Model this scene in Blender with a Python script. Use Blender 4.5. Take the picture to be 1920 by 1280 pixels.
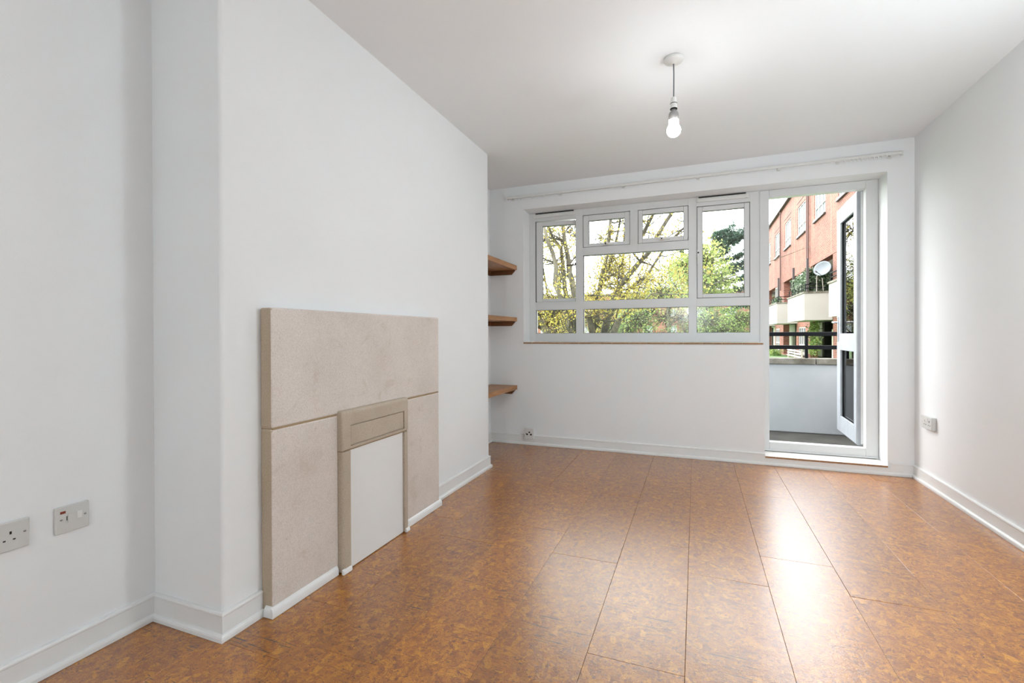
import bpy, math, random
from mathutils import Vector, Matrix, noise

for o in list(bpy.data.objects):
    bpy.data.objects.remove(o)
scene = bpy.context.scene
COL = scene.collection
random.seed(7)

# ------------------------------------------------------------------ camera
cd = bpy.data.cameras.new('camera')
cam = bpy.data.objects.new('camera', cd)
COL.objects.link(cam)
cd.sensor_width = 36.0
cd.lens = 886.2 / 1920 * 36
cd.shift_x = 0.0
cd.shift_y = -0.0049
cd.clip_start = 0.05
cd.clip_end = 400
RIGHT = Vector((0.93203515, 0.36234911, -0.00368871))
UP = Vector((0.00196782, 0.0051182, 0.99998497))
FWD = Vector((-0.36236254, 0.93202839, -0.00405731))
m = Matrix.Identity(4)
for i in range(3):
    m[i][0] = RIGHT[i]
    m[i][1] = UP[i]
    m[i][2] = -FWD[i]
m[2][3] = 1.0622
cam.matrix_world = m
scene.camera = cam

# ------------------------------------------------------------------ exposure, sky, daylight
vs = scene.view_settings
vs.view_transform = 'Standard'
vs.look = 'None'
vs.gamma = 1.0
vs.use_curve_mapping = False
vs.exposure = 1.32

world = bpy.data.worlds.new('overcast_sky')
scene.world = world
world.use_nodes = True
wn = world.node_tree.nodes
wl = world.node_tree.links
bg = wn['Background']
tc = wn.new('ShaderNodeTexCoord')
nz = wn.new('ShaderNodeTexNoise')
nz.inputs['Scale'].default_value = 2.2
nz.inputs['Detail'].default_value = 4
cr = wn.new('ShaderNodeValToRGB')
cr.color_ramp.elements[0].position = 0.35
cr.color_ramp.elements[0].color = (0.90, 0.95, 1.0, 1)
cr.color_ramp.elements[1].position = 0.7
cr.color_ramp.elements[1].color = (1.0, 1.0, 1.0, 1)
wl.new(tc.outputs['Generated'], nz.inputs['Vector'])
wl.new(nz.outputs['Fac'], cr.inputs['Fac'])
wl.new(cr.outputs['Color'], bg.inputs['Color'])
bg.inputs['Strength'].default_value = 3.4

# thin high cloud lets a very soft sun through
sd = bpy.data.lights.new('veiled_sun', 'SUN')
sd.energy = 0.8
sd.angle = math.radians(40)
sd.color = (1.0, 0.97, 0.92)
sun = bpy.data.objects.new('veiled_sun', sd)
COL.objects.link(sun)
sun.rotation_euler = Vector((0.75, -0.25, -0.62)).to_track_quat('-Z', 'Y').to_euler()


def portal(name, loc, rot, sx, sy):
    l = bpy.data.lights.new(name, 'AREA')
    l.shape = 'RECTANGLE'
    l.size = sx
    l.size_y = sy
    l.cycles.is_portal = True
    o = bpy.data.objects.new(name, l)
    o.location = loc
    o.rotation_euler = rot
    COL.objects.link(o)


# ------------------------------------------------------------------ measurements (metres)
XR, XL, XB = 1.502, -1.908, -1.547      # right wall, left wall, chimney breast face
YD, Y1, Y2, YR = 4.317, 1.173, 3.452, -3.20   # window wall, breast near / far, rear wall
H = 2.5
YF = 4.50                               # inner face of the window frames
YO = 4.64                               # outer face of the window wall

portal('daylight_portal_window', (-0.5, YO + 0.03, 1.62), (math.radians(-90), 0, 0), 2.1, 1.35)
portal('daylight_portal_door', (0.92, YO + 0.03, 1.15), (math.radians(-90), 0, 0), 0.8, 2.15)

# added fill lights out of view, behind the camera and beside the right wall


def fill_light(name, loc, watts, radius):
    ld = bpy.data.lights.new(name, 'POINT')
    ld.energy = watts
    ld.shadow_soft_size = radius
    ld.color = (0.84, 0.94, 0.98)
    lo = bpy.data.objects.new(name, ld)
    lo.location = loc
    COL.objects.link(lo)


fill_light('rear_fill_light', (-0.09, -2.9, 1.6), 21, 0.11)
fill_light('side_fill_light', (1.25, 1.95, 1.35), 15.5, 0.12)

# ------------------------------------------------------------------ node helpers


def new_mat(name):
    mt = bpy.data.materials.new(name)
    mt.use_nodes = True
    nt = mt.node_tree
    return mt, nt, nt.nodes, nt.links, nt.nodes['Principled BSDF']


def coords(nt, kind='Object', scale=(1, 1, 1), rot=(0, 0, 0)):
    t = nt.nodes.new('ShaderNodeTexCoord')
    mp = nt.nodes.new('ShaderNodeMapping')
    mp.inputs['Scale'].default_value = scale
    mp.inputs['Rotation'].default_value = rot
    nt.links.new(t.outputs[kind], mp.inputs['Vector'])
    return mp


def noise_n(nt, vec, scale, detail=4, rough=0.5, dist=0.0):
    n = nt.nodes.new('ShaderNodeTexNoise')
    n.inputs['Scale'].default_value = scale
    n.inputs['Detail'].default_value = detail
    n.inputs['Roughness'].default_value = rough
    n.inputs['Distortion'].default_value = dist
    nt.links.new(vec, n.inputs['Vector'])
    return n


def ramp(nt, fac, stops, interp='LINEAR'):
    r = nt.nodes.new('ShaderNodeValToRGB')
    r.color_ramp.interpolation = interp
    els = r.color_ramp.elements
    while len(els) < len(stops):
        els.new(0.5)
    for e, (p, c) in zip(els, stops):
        e.position = p
        e.color = (*c, 1) if len(c) == 3 else c
    nt.links.new(fac, r.inputs['Fac'])
    return r


def mixc(nt, fac, a, b, mode='MIX'):
    n = nt.nodes.new('ShaderNodeMix')
    n.data_type = 'RGBA'
    n.blend_type = mode
    for sock, v in ((n.inputs[0], fac), (n.inputs[6], a), (n.inputs[7], b)):
        if isinstance(v, (int, float)):
            sock.default_value = v
        elif isinstance(v, tuple):
            sock.default_value = (*v, 1) if len(v) == 3 else v
        else:
            nt.links.new(v, sock)
    return n.outputs[2]


def bump(nt, h, strength, dist=0.01, normal=None):
    b = nt.nodes.new('ShaderNodeBump')
    b.inputs['Strength'].default_value = strength
    b.inputs['Distance'].default_value = dist
    nt.links.new(h, b.inputs['Height'])
    if normal is not None:
        nt.links.new(normal, b.inputs['Normal'])
    return b


def math_n(nt, op, a, b=None):
    n = nt.nodes.new('ShaderNodeMath')
    n.operation = op
    for s, v in zip(n.inputs, (a, b)):
        if v is None:
            continue
        if isinstance(v, (int, float)):
            s.default_value = v
        else:
            nt.links.new(v, s)
    return n.outputs[0]


def plain(name, col, rough=0.5, metal=0.0, var=0.04, scale=6.0, bmp=0.0, bscale=80.0, kind='Object'):
    mt, nt, N, L, P = new_mat(name)
    v = coords(nt, kind)
    n = noise_n(nt, v.outputs[0], scale, 5, 0.6)
    lo = tuple(max(0, c * (1 - var)) for c in col)
    hi = tuple(min(1, c * (1 + var)) for c in col)
    r = ramp(nt, n.outputs['Fac'], [(0.3, lo), (0.7, hi)])
    L.new(r.outputs['Color'], P.inputs['Base Color'])
    P.inputs['Roughness'].default_value = rough
    P.inputs['Metallic'].default_value = metal
    if bmp:
        nb = noise_n(nt, v.outputs[0], bscale, 4, 0.6)
        b = bump(nt, nb.outputs['Fac'], bmp, 0.002)
        L.new(b.outputs[0], P.inputs['Normal'])
    return mt


# ------------------------------------------------------------------ materials
M = {}
M['wall'] = plain('wall_paint', (0.865, 0.876, 0.885), 0.75, var=0.012, scale=1.3, bmp=0.12, bscale=140)
M['ceiling'] = plain('ceiling_paint', (0.89, 0.905, 0.92), 0.8, var=0.01, scale=1.0, bmp=0.08, bscale=60)
M['gloss'] = plain('white_gloss_paint', (0.82, 0.825, 0.82), 0.28, var=0.02, scale=5, bmp=0.15, bscale=35)
M['upvc'] = plain('white_window_plastic', (0.72, 0.73, 0.73), 0.30, var=0.01, scale=3)
M['plate'] = plain('socket_plastic', (0.64, 0.64, 0.62), 0.3, var=0.01)
M['collar'] = plain('bulb_collar_plastic', (0.30, 0.29, 0.28), 0.5)
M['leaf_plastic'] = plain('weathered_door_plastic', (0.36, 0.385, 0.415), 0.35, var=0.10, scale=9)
M['plastic'] = plain('white_plastic', (0.78, 0.78, 0.76), 0.32, var=0.01)
M['black'] = plain('black_rubber', (0.015, 0.015, 0.017), 0.5)
M['hole'] = plain('dark_slot', (0.01, 0.01, 0.01), 0.7)
M['chrome'] = plain('chrome', (0.65, 0.66, 0.68), 0.18, 1.0)
M['steel'] = plain('dull_steel', (0.45, 0.45, 0.44), 0.35, 1.0)
M['red_lamp'] = plain('red_neon', (0.24, 0.035, 0.012), 0.3)
M['panel'] = plain('white_board', (0.80, 0.80, 0.79), 0.45, var=0.01)
M['rail_black'] = plain('black_rail_paint', (0.004, 0.005, 0.007), 0.6, var=0.3, scale=20)
M['rail_black'].node_tree.nodes['Principled BSDF'].inputs['Specular IOR Level'].default_value = 0.15
M['parapet'] = plain('white_render_cool', (0.42, 0.45, 0.47), 0.8, var=0.05, scale=2.5, bmp=0.3, bscale=50)
M['render'] = plain('cream_render', (0.39, 0.375, 0.345), 0.8, var=0.03, scale=1.2)
M['dish'] = plain('grey_dish', (0.13, 0.15, 0.165), 0.5)
M['darkpost'] = plain('dark_post', (0.05, 0.04, 0.04), 0.6)
M['pipe'] = plain('brown_drainpipe', (0.10, 0.05, 0.04), 0.6)
M['cable'] = plain('black_cable', (0.02, 0.02, 0.02), 0.6)
M['door_dark'] = plain('dark_opening', (0.03, 0.025, 0.02), 0.7)
M['palegreen'] = plain('pale_wall', (0.45, 0.48, 0.36), 0.8)
M['slat'] = plain('fence_slat', (0.62, 0.55, 0.48), 0.7)
M['soffit'] = plain('soffit_paint', (0.6, 0.62, 0.6), 0.8)


def m_glass():
    mt, nt, N, L, P = new_mat('window_glass')
    N.remove(P)
    out = N['Material Output']
    tr = N.new('ShaderNodeBsdfTransparent')
    tr.inputs[0].default_value = (0.965, 0.985, 0.975, 1)
    gl = N.new('ShaderNodeBsdfGlossy')
    gl.inputs['Roughness'].default_value = 0.0
    fr = N.new('ShaderNodeFresnel')
    fr.inputs['IOR'].default_value = 1.5
    mx = N.new('ShaderNodeMixShader')
    L.new(fr.outputs[0], mx.inputs[0])
    L.new(tr.outputs[0], mx.inputs[1])
    L.new(gl.outputs[0], mx.inputs[2])
    L.new(mx.outputs[0], out.inputs['Surface'])
    return mt


M['glass'] = m_glass()


def m_farglass():
    mt, nt, N, L, P = new_mat('far_window_glass')
    P.inputs['Base Color'].default_value = (0.10, 0.13, 0.15, 1)
    P.inputs['Roughness'].default_value = 0.08
    P.inputs['Specular IOR Level'].default_value = 0.9
    return mt


M['farglass'] = m_farglass()


def m_cork():
    mt, nt, N, L, P = new_mat('varnished_cork')
    t = N.new('ShaderNodeTexCoord')
    oi = N.new('ShaderNodeObjectInfo')
    mul = N.new('ShaderNodeVectorMath')
    mul.operation = 'MULTIPLY_ADD'
    comb = N.new('ShaderNodeCombineXYZ')
    L.new(oi.outputs['Random'], comb.inputs[0])
    L.new(oi.outputs['Random'], comb.inputs[1])
    L.new(oi.outputs['Random'], comb.inputs[2])
    L.new(comb.outputs[0], mul.inputs[0])
    mul.inputs[1].default_value = (17.0, 31.0, 5.0)
    L.new(t.outputs['Object'], mul.inputs[2])
    # warp
    w = noise_n(nt, mul.outputs[0], 9, 3, 0.6)
    wv = N.new('ShaderNodeVectorMath')
    wv.operation = 'MULTIPLY_ADD'
    L.new(w.outputs['Color'], wv.inputs[0])
    wv.inputs[1].default_value = (0.07, 0.07, 0.07)
    L.new(mul.outputs[0], wv.inputs[2])
    mp = N.new('ShaderNodeMapping')
    mp.inputs['Scale'].default_value = (1.0, 0.75, 1.0)
    mp.inputs['Rotation'].default_value = (0, 0, 0.5)
    L.new(wv.outputs[0], mp.inputs['Vector'])

    def vor(scale, feat='F1'):
        v = N.new('ShaderNodeTexVoronoi')
        v.feature = feat
        v.inputs['Scale'].default_value = scale
        L.new(mp.outputs[0], v.inputs['Vector'])
        return v
    v1 = vor(42)
    v2 = vor(110)
    s1 = N.new('ShaderNodeSeparateColor')
    L.new(v1.outputs['Color'], s1.inputs[0])
    s2 = N.new('ShaderNodeSeparateColor')
    L.new(v2.outputs['Color'], s2.inputs[0])
    c1 = ramp(nt, s1.outputs[0], [(0.0, (0.25, 0.080, 0.012)), (0.35, (0.42, 0.155, 0.026)), (0.75, (0.54, 0.220, 0.042)), (1.0, (0.74, 0.37, 0.10))])
    c2 = ramp(nt, s2.outputs[1], [(0.0, (0.19, 0.055, 0.008)), (0.3, (0.40, 0.145, 0.024)), (0.8, (0.55, 0.225, 0.045)), (1.0, (0.68, 0.32, 0.08))])
    mask = noise_n(nt, mul.outputs[0], 26, 3, 0.55)
    mr = ramp(nt, mask.outputs['Fac'], [(0.44, (0, 0, 0)), (0.56, (1, 1, 1))])
    base = mixc(nt, mr.outputs['Color'], c1.outputs['Color'], c2.outputs['Color'])
    # soft tone drift that blurs the flakes into one another
    sd_ = noise_n(nt, wv.outputs[0], 60, 5, 0.7)
    sdr = ramp(nt, sd_.outputs['Fac'], [(0.3, (0.28, 0.095, 0.015)), (0.52, (0.47, 0.185, 0.034)), (0.72, (0.66, 0.30, 0.075))])
    base = mixc(nt, 0.28, base, sdr.outputs['Color'])
    # fine grain
    g = noise_n(nt, mul.outputs[0], 320, 3, 0.7)
    gr = ramp(nt, g.outputs['Fac'], [(0.35, (0.62, 0.55, 0.5)), (0.6, (1.12, 1.1, 1.08))])
    base = mixc(nt, 1.0, base, gr.outputs['Color'], 'MULTIPLY')
    # dark bark flecks, stretched in two directions
    for k, (rot, sc) in enumerate((((0, 0, 0.9), (1, 5, 1)), ((0, 0, -0.7), (1, 4.5, 1)), ((0, 0, 0.1), (1, 5.5, 1)))):
        mp2 = N.new('ShaderNodeMapping')
        mp2.inputs['Scale'].default_value = sc
        mp2.inputs['Rotation'].default_value = rot
        L.new(wv.outputs[0], mp2.inputs['Vector'])
        f = noise_n(nt, mp2.outputs[0], 38 + 12 * k, 4, 0.7)
        fr = ramp(nt, f.outputs['Fac'], [(0.60, (0, 0, 0)), (0.655, (1, 1, 1))])
        base = mixc(nt, math_n(nt, 'MULTIPLY', fr.outputs['Color'], 0.85), base, (0.055, 0.022, 0.009))
    # wear scratches
    sp = noise_n(nt, t.outputs['Object'], 3.0, 2, 0.5)
    spm = ramp(nt, sp.outputs['Fac'], [(0.5, (0, 0, 0)), (0.6, (1, 1, 1))])
    for rot in (0.95, 2.0):
        mp3 = N.new('ShaderNodeMapping')
        mp3.inputs['Rotation'].default_value = (0, 0, rot)
        mp3.inputs['Scale'].default_value = (1, 26, 1)
        L.new(mul.outputs[0], mp3.inputs['Vector'])
        f = noise_n(nt, mp3.outputs[0], 7, 2, 0.4, 0.15)
        fr = ramp(nt, f.outputs['Fac'], [(0.675, (0, 0, 0)), (0.69, (1, 1, 1))])
        base = mixc(nt, math_n(nt, 'MULTIPLY', fr.outputs['Color'], spm.outputs['Color']), base, (0.05, 0.025, 0.012))
    hs = N.new('ShaderNodeHueSaturation')
    L.new(base, hs.inputs['Color'])
    hs.inputs['Saturation'].default_value = 1.12
    vv = N.new('ShaderNodeMapRange')
    vv.inputs['To Min'].default_value = 0.82
    vv.inputs['To Max'].default_value = 1.04
    L.new(oi.outputs['Random'], vv.inputs['Value'])
    L.new(vv.outputs[0], hs.inputs['Value'])
    L.new(hs.outputs[0], P.inputs['Base Color'])
    P.inputs['Roughness'].default_value = 0.46
    P.inputs['Specular IOR Level'].default_value = 0.35
    P.inputs['Coat Weight'].default_value = 1.0
    P.inputs['Coat IOR'].default_value = 1.8
    P.inputs['Coat Roughness'].default_value = 0.27
    b1n = noise_n(nt, mul.outputs[0], 170, 3, 0.6)
    b1 = bump(nt, b1n.outputs['Fac'], 0.22, 0.002)
    b2n = noise_n(nt, mul.outputs[0], 14, 3, 0.5)
    b2 = bump(nt, b2n.outputs['Fac'], 0.10, 0.01, b1.outputs[0])
    L.new(b2.outputs[0], P.inputs['Normal'])
    L.new(b2.outputs[0], P.inputs['Coat Normal'])
    return mt


M['cork'] = m_cork()
M['subfloor'] = plain('dark_subfloor', (0.035, 0.02, 0.01), 0.9)


def m_stone(name, c0, c1, dirt):
    mt, nt, N, L, P = new_mat(name)
    v = coords(nt, 'Object')
    big = noise_n(nt, v.outputs[0], 2.6, 5, 0.65)
    r = ramp(nt, big.outputs['Fac'], [(0.3, c0), (0.65, c1)])
    fine = noise_n(nt, v.outputs[0], 210, 4, 0.75)
    fr = ramp(nt, fine.outputs['Fac'], [(0.32, (0.80, 0.78, 0.76)), (0.6, (1.04, 1.04, 1.04))])
    c = mixc(nt, 1.0, r.outputs['Color'], fr.outputs['Color'], 'MULTIPLY')
    st = noise_n(nt, v.outputs[0], 7, 8, 0.72, 0.6)
    sr = ramp(nt, st.outputs['Fac'], [(0.56, (0, 0, 0)), (0.74, (1, 1, 1))])
    c = mixc(nt, math_n(nt, 'MULTIPLY', sr.outputs['Color'], 0.55), c, dirt)
    sp = noise_n(nt, v.outputs[0], 75, 3, 0.6)
    spr = ramp(nt, sp.outputs['Fac'], [(0.70, (0, 0, 0)), (0.76, (1, 1, 1))])
    c = mixc(nt, math_n(nt, 'MULTIPLY', spr.outputs['Color'], 0.6), c, (0.16, 0.12, 0.09))
    L.new(c, P.inputs['Base Color'])
    P.inputs['Roughness'].default_value = 0.55
    b = bump(nt, fine.outputs['Fac'], 0.18, 0.002)
    L.new(b.outputs[0], P.inputs['Normal'])
    return mt


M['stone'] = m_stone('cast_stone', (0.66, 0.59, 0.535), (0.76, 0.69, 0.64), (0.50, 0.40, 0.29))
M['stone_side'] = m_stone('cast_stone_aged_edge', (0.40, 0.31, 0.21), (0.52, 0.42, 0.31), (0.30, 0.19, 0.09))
M['trim_stone'] = m_stone('glazed_fire_trim', (0.46, 0.385, 0.30), (0.56, 0.48, 0.385), (0.33, 0.23, 0.14))
M['mortar'] = m_stone('stained_joint', (0.30, 0.20, 0.10), (0.40, 0.29, 0.17), (0.2, 0.13, 0.07))


def m_wood():
    mt, nt, N, L, P = new_mat('oiled_pine')
    v = coords(nt, 'Object', (9, 1.0, 9))
    n = noise_n(nt, v.outputs[0], 3.2, 6, 0.6, 0.8)
    r = ramp(nt, n.outputs['Fac'], [(0.25, (0.20, 0.075, 0.020)), (0.5, (0.40, 0.18, 0.06)), (0.75, (0.52, 0.27, 0.11))])
    L.new(r.outputs['Color'], P.inputs['Base Color'])
    P.inputs['Roughness'].default_value = 0.38
    b = bump(nt, n.outputs['Fac'], 0.1, 0.002)
    L.new(b.outputs[0], P.inputs['Normal'])
    return mt


M['wood'] = m_wood()
M['wood_dark'] = plain('dark_pine_batten', (0.17, 0.065, 0.02), 0.5, var=0.25, scale=14)
M['tile_edge'] = plain('quarry_tile_edge', (0.36, 0.20, 0.10), 0.6, var=0.25, scale=30)
M['tile_top'] = plain('painted_tile_top', (0.80, 0.77, 0.73), 0.4, var=0.03, scale=8)


def m_brick():
    mt, nt, N, L, P = new_mat('red_brick')
    t = N.new('ShaderNodeTexCoord')
    sep = N.new('ShaderNodeSeparateXYZ')
    L.new(t.outputs['Object'], sep.inputs[0])
    add = math_n(nt, 'ADD', sep.outputs[0], sep.outputs[1])
    cb = N.new('ShaderNodeCombineXYZ')
    L.new(add, cb.inputs[0])
    L.new(sep.outputs[2], cb.inputs[1])
    br = N.new('ShaderNodeTexBrick')
    br.inputs['Scale'].default_value = 1.0
    br.inputs['Brick Width'].default_value = 0.225
    br.inputs['Row Height'].default_value = 0.075
    br.inputs['Mortar Size'].default_value = 0.008
    br.inputs['Color1'].default_value = (0.235, 0.072, 0.042, 1)
    br.inputs['Color2'].default_value = (0.125, 0.036, 0.022, 1)
    br.inputs['Mortar'].default_value = (0.27, 0.19, 0.15, 1)
    L.new(cb.outputs[0], br.inputs['Vector'])
    n = noise_n(nt, t.outputs['Object'], 0.9, 5, 0.6)
    r = ramp(nt, n.outputs['Fac'], [(0.3, (0.72, 0.72, 0.74)), (0.7, (1.2, 1.16, 1.12))])
    c = mixc(nt, 1.0, br.outputs['Color'], r.outputs['Color'], 'MULTIPLY')
    L.new(c, P.inputs['Base Color'])
    P.inputs['Roughness'].default_value = 0.85
    b = bump(nt, br.outputs['Fac'], -0.3, 0.01)
    L.new(b.outputs[0], P.inputs['Normal'])
    return mt


M['brick'] = m_brick()


def m_concrete():
    mt, nt, N, L, P = new_mat('weathered_concrete')
    v = coords(nt, 'Object')
    n = noise_n(nt, v.outputs[0], 3.5, 8, 0.7, 0.4)
    r = ramp(nt, n.outputs['Fac'], [(0.3, (0.055, 0.045, 0.032)), (0.5, (0.14, 0.13, 0.10)), (0.72, (0.30, 0.29, 0.26))])
    L.new(r.outputs['Color'], P.inputs['Base Color'])
    P.inputs['Roughness'].default_value = 0.8
    return mt


M['coping'] = m_concrete()
M['balcony_floor'] = plain('damp_asphalt', (0.045, 0.042, 0.034), 0.5, var=0.5, scale=5)
M['ground'] = plain('lawn', (0.09, 0.16, 0.05), 0.9, var=0.4, scale=1.5)


def m_bark():
    mt, nt, N, L, P = new_mat('bark')
    v = coords(nt, 'Object', (1, 1, 0.35))
    n = noise_n(nt, v.outputs[0], 6, 6, 0.7)
    r = ramp(nt, n.outputs['Fac'], [(0.35, (0.03, 0.025, 0.018)), (0.5, (0.09, 0.08, 0.055)), (0.68, (0.18, 0.165, 0.12))])
    L.new(r.outputs['Color'], P.inputs['Base Color'])
    P.inputs['Roughness'].default_value = 0.9
    return mt


M['bark'] = m_bark()
M['twig'] = plain('twig_bark', (0.055, 0.045, 0.03), 0.9, var=0.4)


def m_leaf(name, c0, c1, c2):
    mt, nt, N, L, P = new_mat(name)
    out = N['Material Output']
    v = coords(nt, 'Object')
    n = noise_n(nt, v.outputs[0], 2.2, 3, 0.6)
    g = N.new('ShaderNodeNewGeometry')
    mx = math_n(nt, 'MULTIPLY', g.outputs['Random Per Island'], 0.55)
    ad = math_n(nt, 'MULTIPLY', n.outputs['Fac'], 0.75)
    sm = math_n(nt, 'ADD', mx, ad)
    r = ramp(nt, sm, [(0.25, c0), (0.6, c1), (0.9, c2)])
    L.new(r.outputs['Color'], P.inputs['Base Color'])
    P.inputs['Roughness'].default_value = 0.6
    tl = N.new('ShaderNodeBsdfTranslucent')
    L.new(r.outputs['Color'], tl.inputs['Color'])
    ms = N.new('ShaderNodeMixShader')
    ms.inputs[0].default_value = 0.45
    L.new(P.outputs[0], ms.inputs[1])
    L.new(tl.outputs[0], ms.inputs[2])
    L.new(ms.outputs[0], out.inputs['Surface'])
    return mt


M['leaf_yellow'] = m_leaf('young_maple_leaf', (0.28, 0.16, 0.05), (0.44, 0.37, 0.06), (0.58, 0.53, 0.13))
M['leaf_lime'] = m_leaf('lime_leaf', (0.24, 0.33, 0.08), (0.36, 0.45, 0.12), (0.50, 0.55, 0.20))
M['leaf_green'] = m_leaf('hedge_leaf', (0.07, 0.12, 0.035), (0.16, 0.26, 0.07), (0.32, 0.38, 0.12))
M['leaf_olive'] = m_leaf('olive_brown_leaf', (0.11, 0.09, 0.05), (0.18, 0.18, 0.08), (0.27, 0.28, 0.12))
M['needle'] = m_leaf('conifer_needle', (0.015, 0.04, 0.025), (0.035, 0.08, 0.05), (0.07, 0.13, 0.08))
M['ivy'] = m_leaf('ivy_leaf', (0.02, 0.05, 0.02), (0.05, 0.10, 0.04), (0.35, 0.40, 0.30))


def m_bulb():
    mt, nt, N, L, P = new_mat('lit_bulb')
    P.inputs['Base Color'].default_value = (1, 0.97, 0.88, 1)
    P.inputs['Emission Color'].default_value = (0.97, 0.975, 1.0, 1)
    P.inputs['Emission Strength'].default_value = 36.0
    return mt


M['bulb'] = m_bulb()

# ------------------------------------------------------------------ geometry helpers


class G:
    """collects quads / polygons and links them as one mesh object"""

    def __init__(s):
        s.v = []
        s.f = []
        s.mi = []

    def add(s, vs, fs, mi=0):
        b = len(s.v)
        s.v += [tuple(v) for v in vs]
        s.f += [tuple(b + i for i in f) for f in fs]
        s.mi += [mi] * len(fs)
        return s

    def box(s, x0, x1, y0, y1, z0, z1, mi=0):
        v = [(x, y, z) for z in (z0, z1) for y in (y0, y1) for x in (x0, x1)]
        return s.add(v, [(0, 2, 3, 1), (4, 5, 7, 6), (0, 1, 5, 4), (2, 6, 7, 3), (0, 4, 6, 2), (1, 3, 7, 5)], mi)

    def prism(s, poly, axis, a, b, mi=0):
        """poly: 2-D outline in the two other axes (in xyz order), extruded along axis from a to b"""
        n = len(poly)

        def p3(q, t):
            if axis == 'x':
                return (t, q[0], q[1])
            if axis == 'y':
                return (q[0], t, q[1])
            return (q[0], q[1], t)
        v = [p3(q, a) for q in poly] + [p3(q, b) for q in poly]
        f = [tuple(range(n))[::-1], tuple(range(n, 2 * n))]
        f += [(i, (i + 1) % n, n + (i + 1) % n, n + i) for i in range(n)]
        return s.add(v, f, mi)

    def tube(s, pts, rad, seg=8, mi=0):
        pts = [Vector(p) for p in pts]
        if not isinstance(rad, (list, tuple)):
            rad = [rad] * len(pts)
        rings = []
        up = Vector((0.3, 0.1, 1)).normalized()
        for i, p in enumerate(pts):
            d = (pts[min(i + 1, len(pts) - 1)] - pts[max(i - 1, 0)])
            if d.length < 1e-9:
                d = Vector((0, 0, 1))
            d.normalize()
            u = d.cross(up)
            if u.length < 1e-3:
                u = d.cross(Vector((1, 0, 0)))
            u.normalize()
            w = d.cross(u)
            rings.append([p + (u * math.cos(2 * math.pi * k / seg) + w * math.sin(2 * math.pi * k / seg)) * rad[i] for k in range(seg)])
        v = [q for r in rings for q in r]
        f = []
        for i in range(len(rings) - 1):
            for k in range(seg):
                a, b = i * seg + k, i * seg + (k + 1) % seg
                f.append((a, b, b + seg, a + seg))
        f.append(tuple(range(seg))[::-1])
        f.append(tuple(range((len(rings) - 1) * seg, len(rings) * seg)))
        return s.add(v, f, mi)

    def lathe(s, c, prof, seg=32, mi=0, axis='z'):
        """prof: list of (r, h) ; revolved about axis through c"""
        v = []
        for r, h in prof:
            for k in range(seg):
                a = 2 * math.pi * k / seg
                x, y = r * math.cos(a), r * math.sin(a)
                if axis == 'z':
                    v.append((c[0] + x, c[1] + y, c[2] + h))
                elif axis == 'x':
                    v.append((c[0] + h, c[1] + x, c[2] + y))
                else:
                    v.append((c[0] + x, c[1] + h, c[2] + y))
        f = []
        for i in range(len(prof) - 1):
            for k in range(seg):
                a, b = i * seg + k, i * seg + (k + 1) % seg
                f.append((a, b, b + seg, a + seg))
        f.append(tuple(range(seg))[::-1])
        f.append(tuple(range((len(prof) - 1) * seg, len(prof) * seg)))
        return s.add(v, f, mi)

    def mesh(s, name, mats):
        me = bpy.data.meshes.new(name)
        me.from_pydata(s.v, [], s.f)
        for mt in (mats if isinstance(mats, (list, tuple)) else [mats]):
            me.materials.append(M[mt] if isinstance(mt, str) else mt)
        if any(s.mi):
            me.polygons.foreach_set('material_index', s.mi)
        me.update()
        return me

    def build(s, name, mats, parent=None, bevel=0.0, seg=2, smooth=False, kind=None, label=None, cat=None, group=None, fix=True):
        me = s.mesh(name, mats)
        if fix:
            import bmesh
            bm = bmesh.new()
            bm.from_mesh(me)
            bmesh.ops.recalc_face_normals(bm, faces=bm.faces)
            bm.to_mesh(me)
            bm.free()
        if smooth:
            me.polygons.foreach_set('use_smooth', [True] * len(me.polygons))
        o = bpy.data.objects.new(name, me)
        COL.objects.link(o)
        if smooth == 'angle':
            md = None
        if bevel:
            md = o.modifiers.new('bevel', 'BEVEL')
            md.width = bevel
            md.segments = seg
            md.limit_method = 'ANGLE'
            md.angle_limit = math.radians(40)
            me.polygons.foreach_set('use_smooth', [True] * len(me.polygons))
            md.harden_normals = True
        if parent is not None:
            o.parent = parent
        tag(o, label, cat, group, kind)
        return o


def tag(o, label=None, cat=None, group=None, kind=None):
    if label:
        o['label'] = label
    if cat:
        o['category'] = cat
    if group:
        o['group'] = group
    if kind:
        o['kind'] = kind


def empty(name, loc=(0, 0, 0), rz=0.0, **k):
    o = bpy.data.objects.new(name, None)
    o.empty_display_size = 0.1
    o.location = loc
    o.rotation_euler = (0, 0, rz)
    COL.objects.link(o)
    tag(o, **k)
    return o


def offset_parent(o, parent):
    """keep o where it was modelled (world metres) although its parent stands elsewhere"""
    o.parent = parent
    o.matrix_parent_inverse = Matrix.LocRotScale(parent.location, parent.rotation_euler, None).inverted()
    return o


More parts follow.
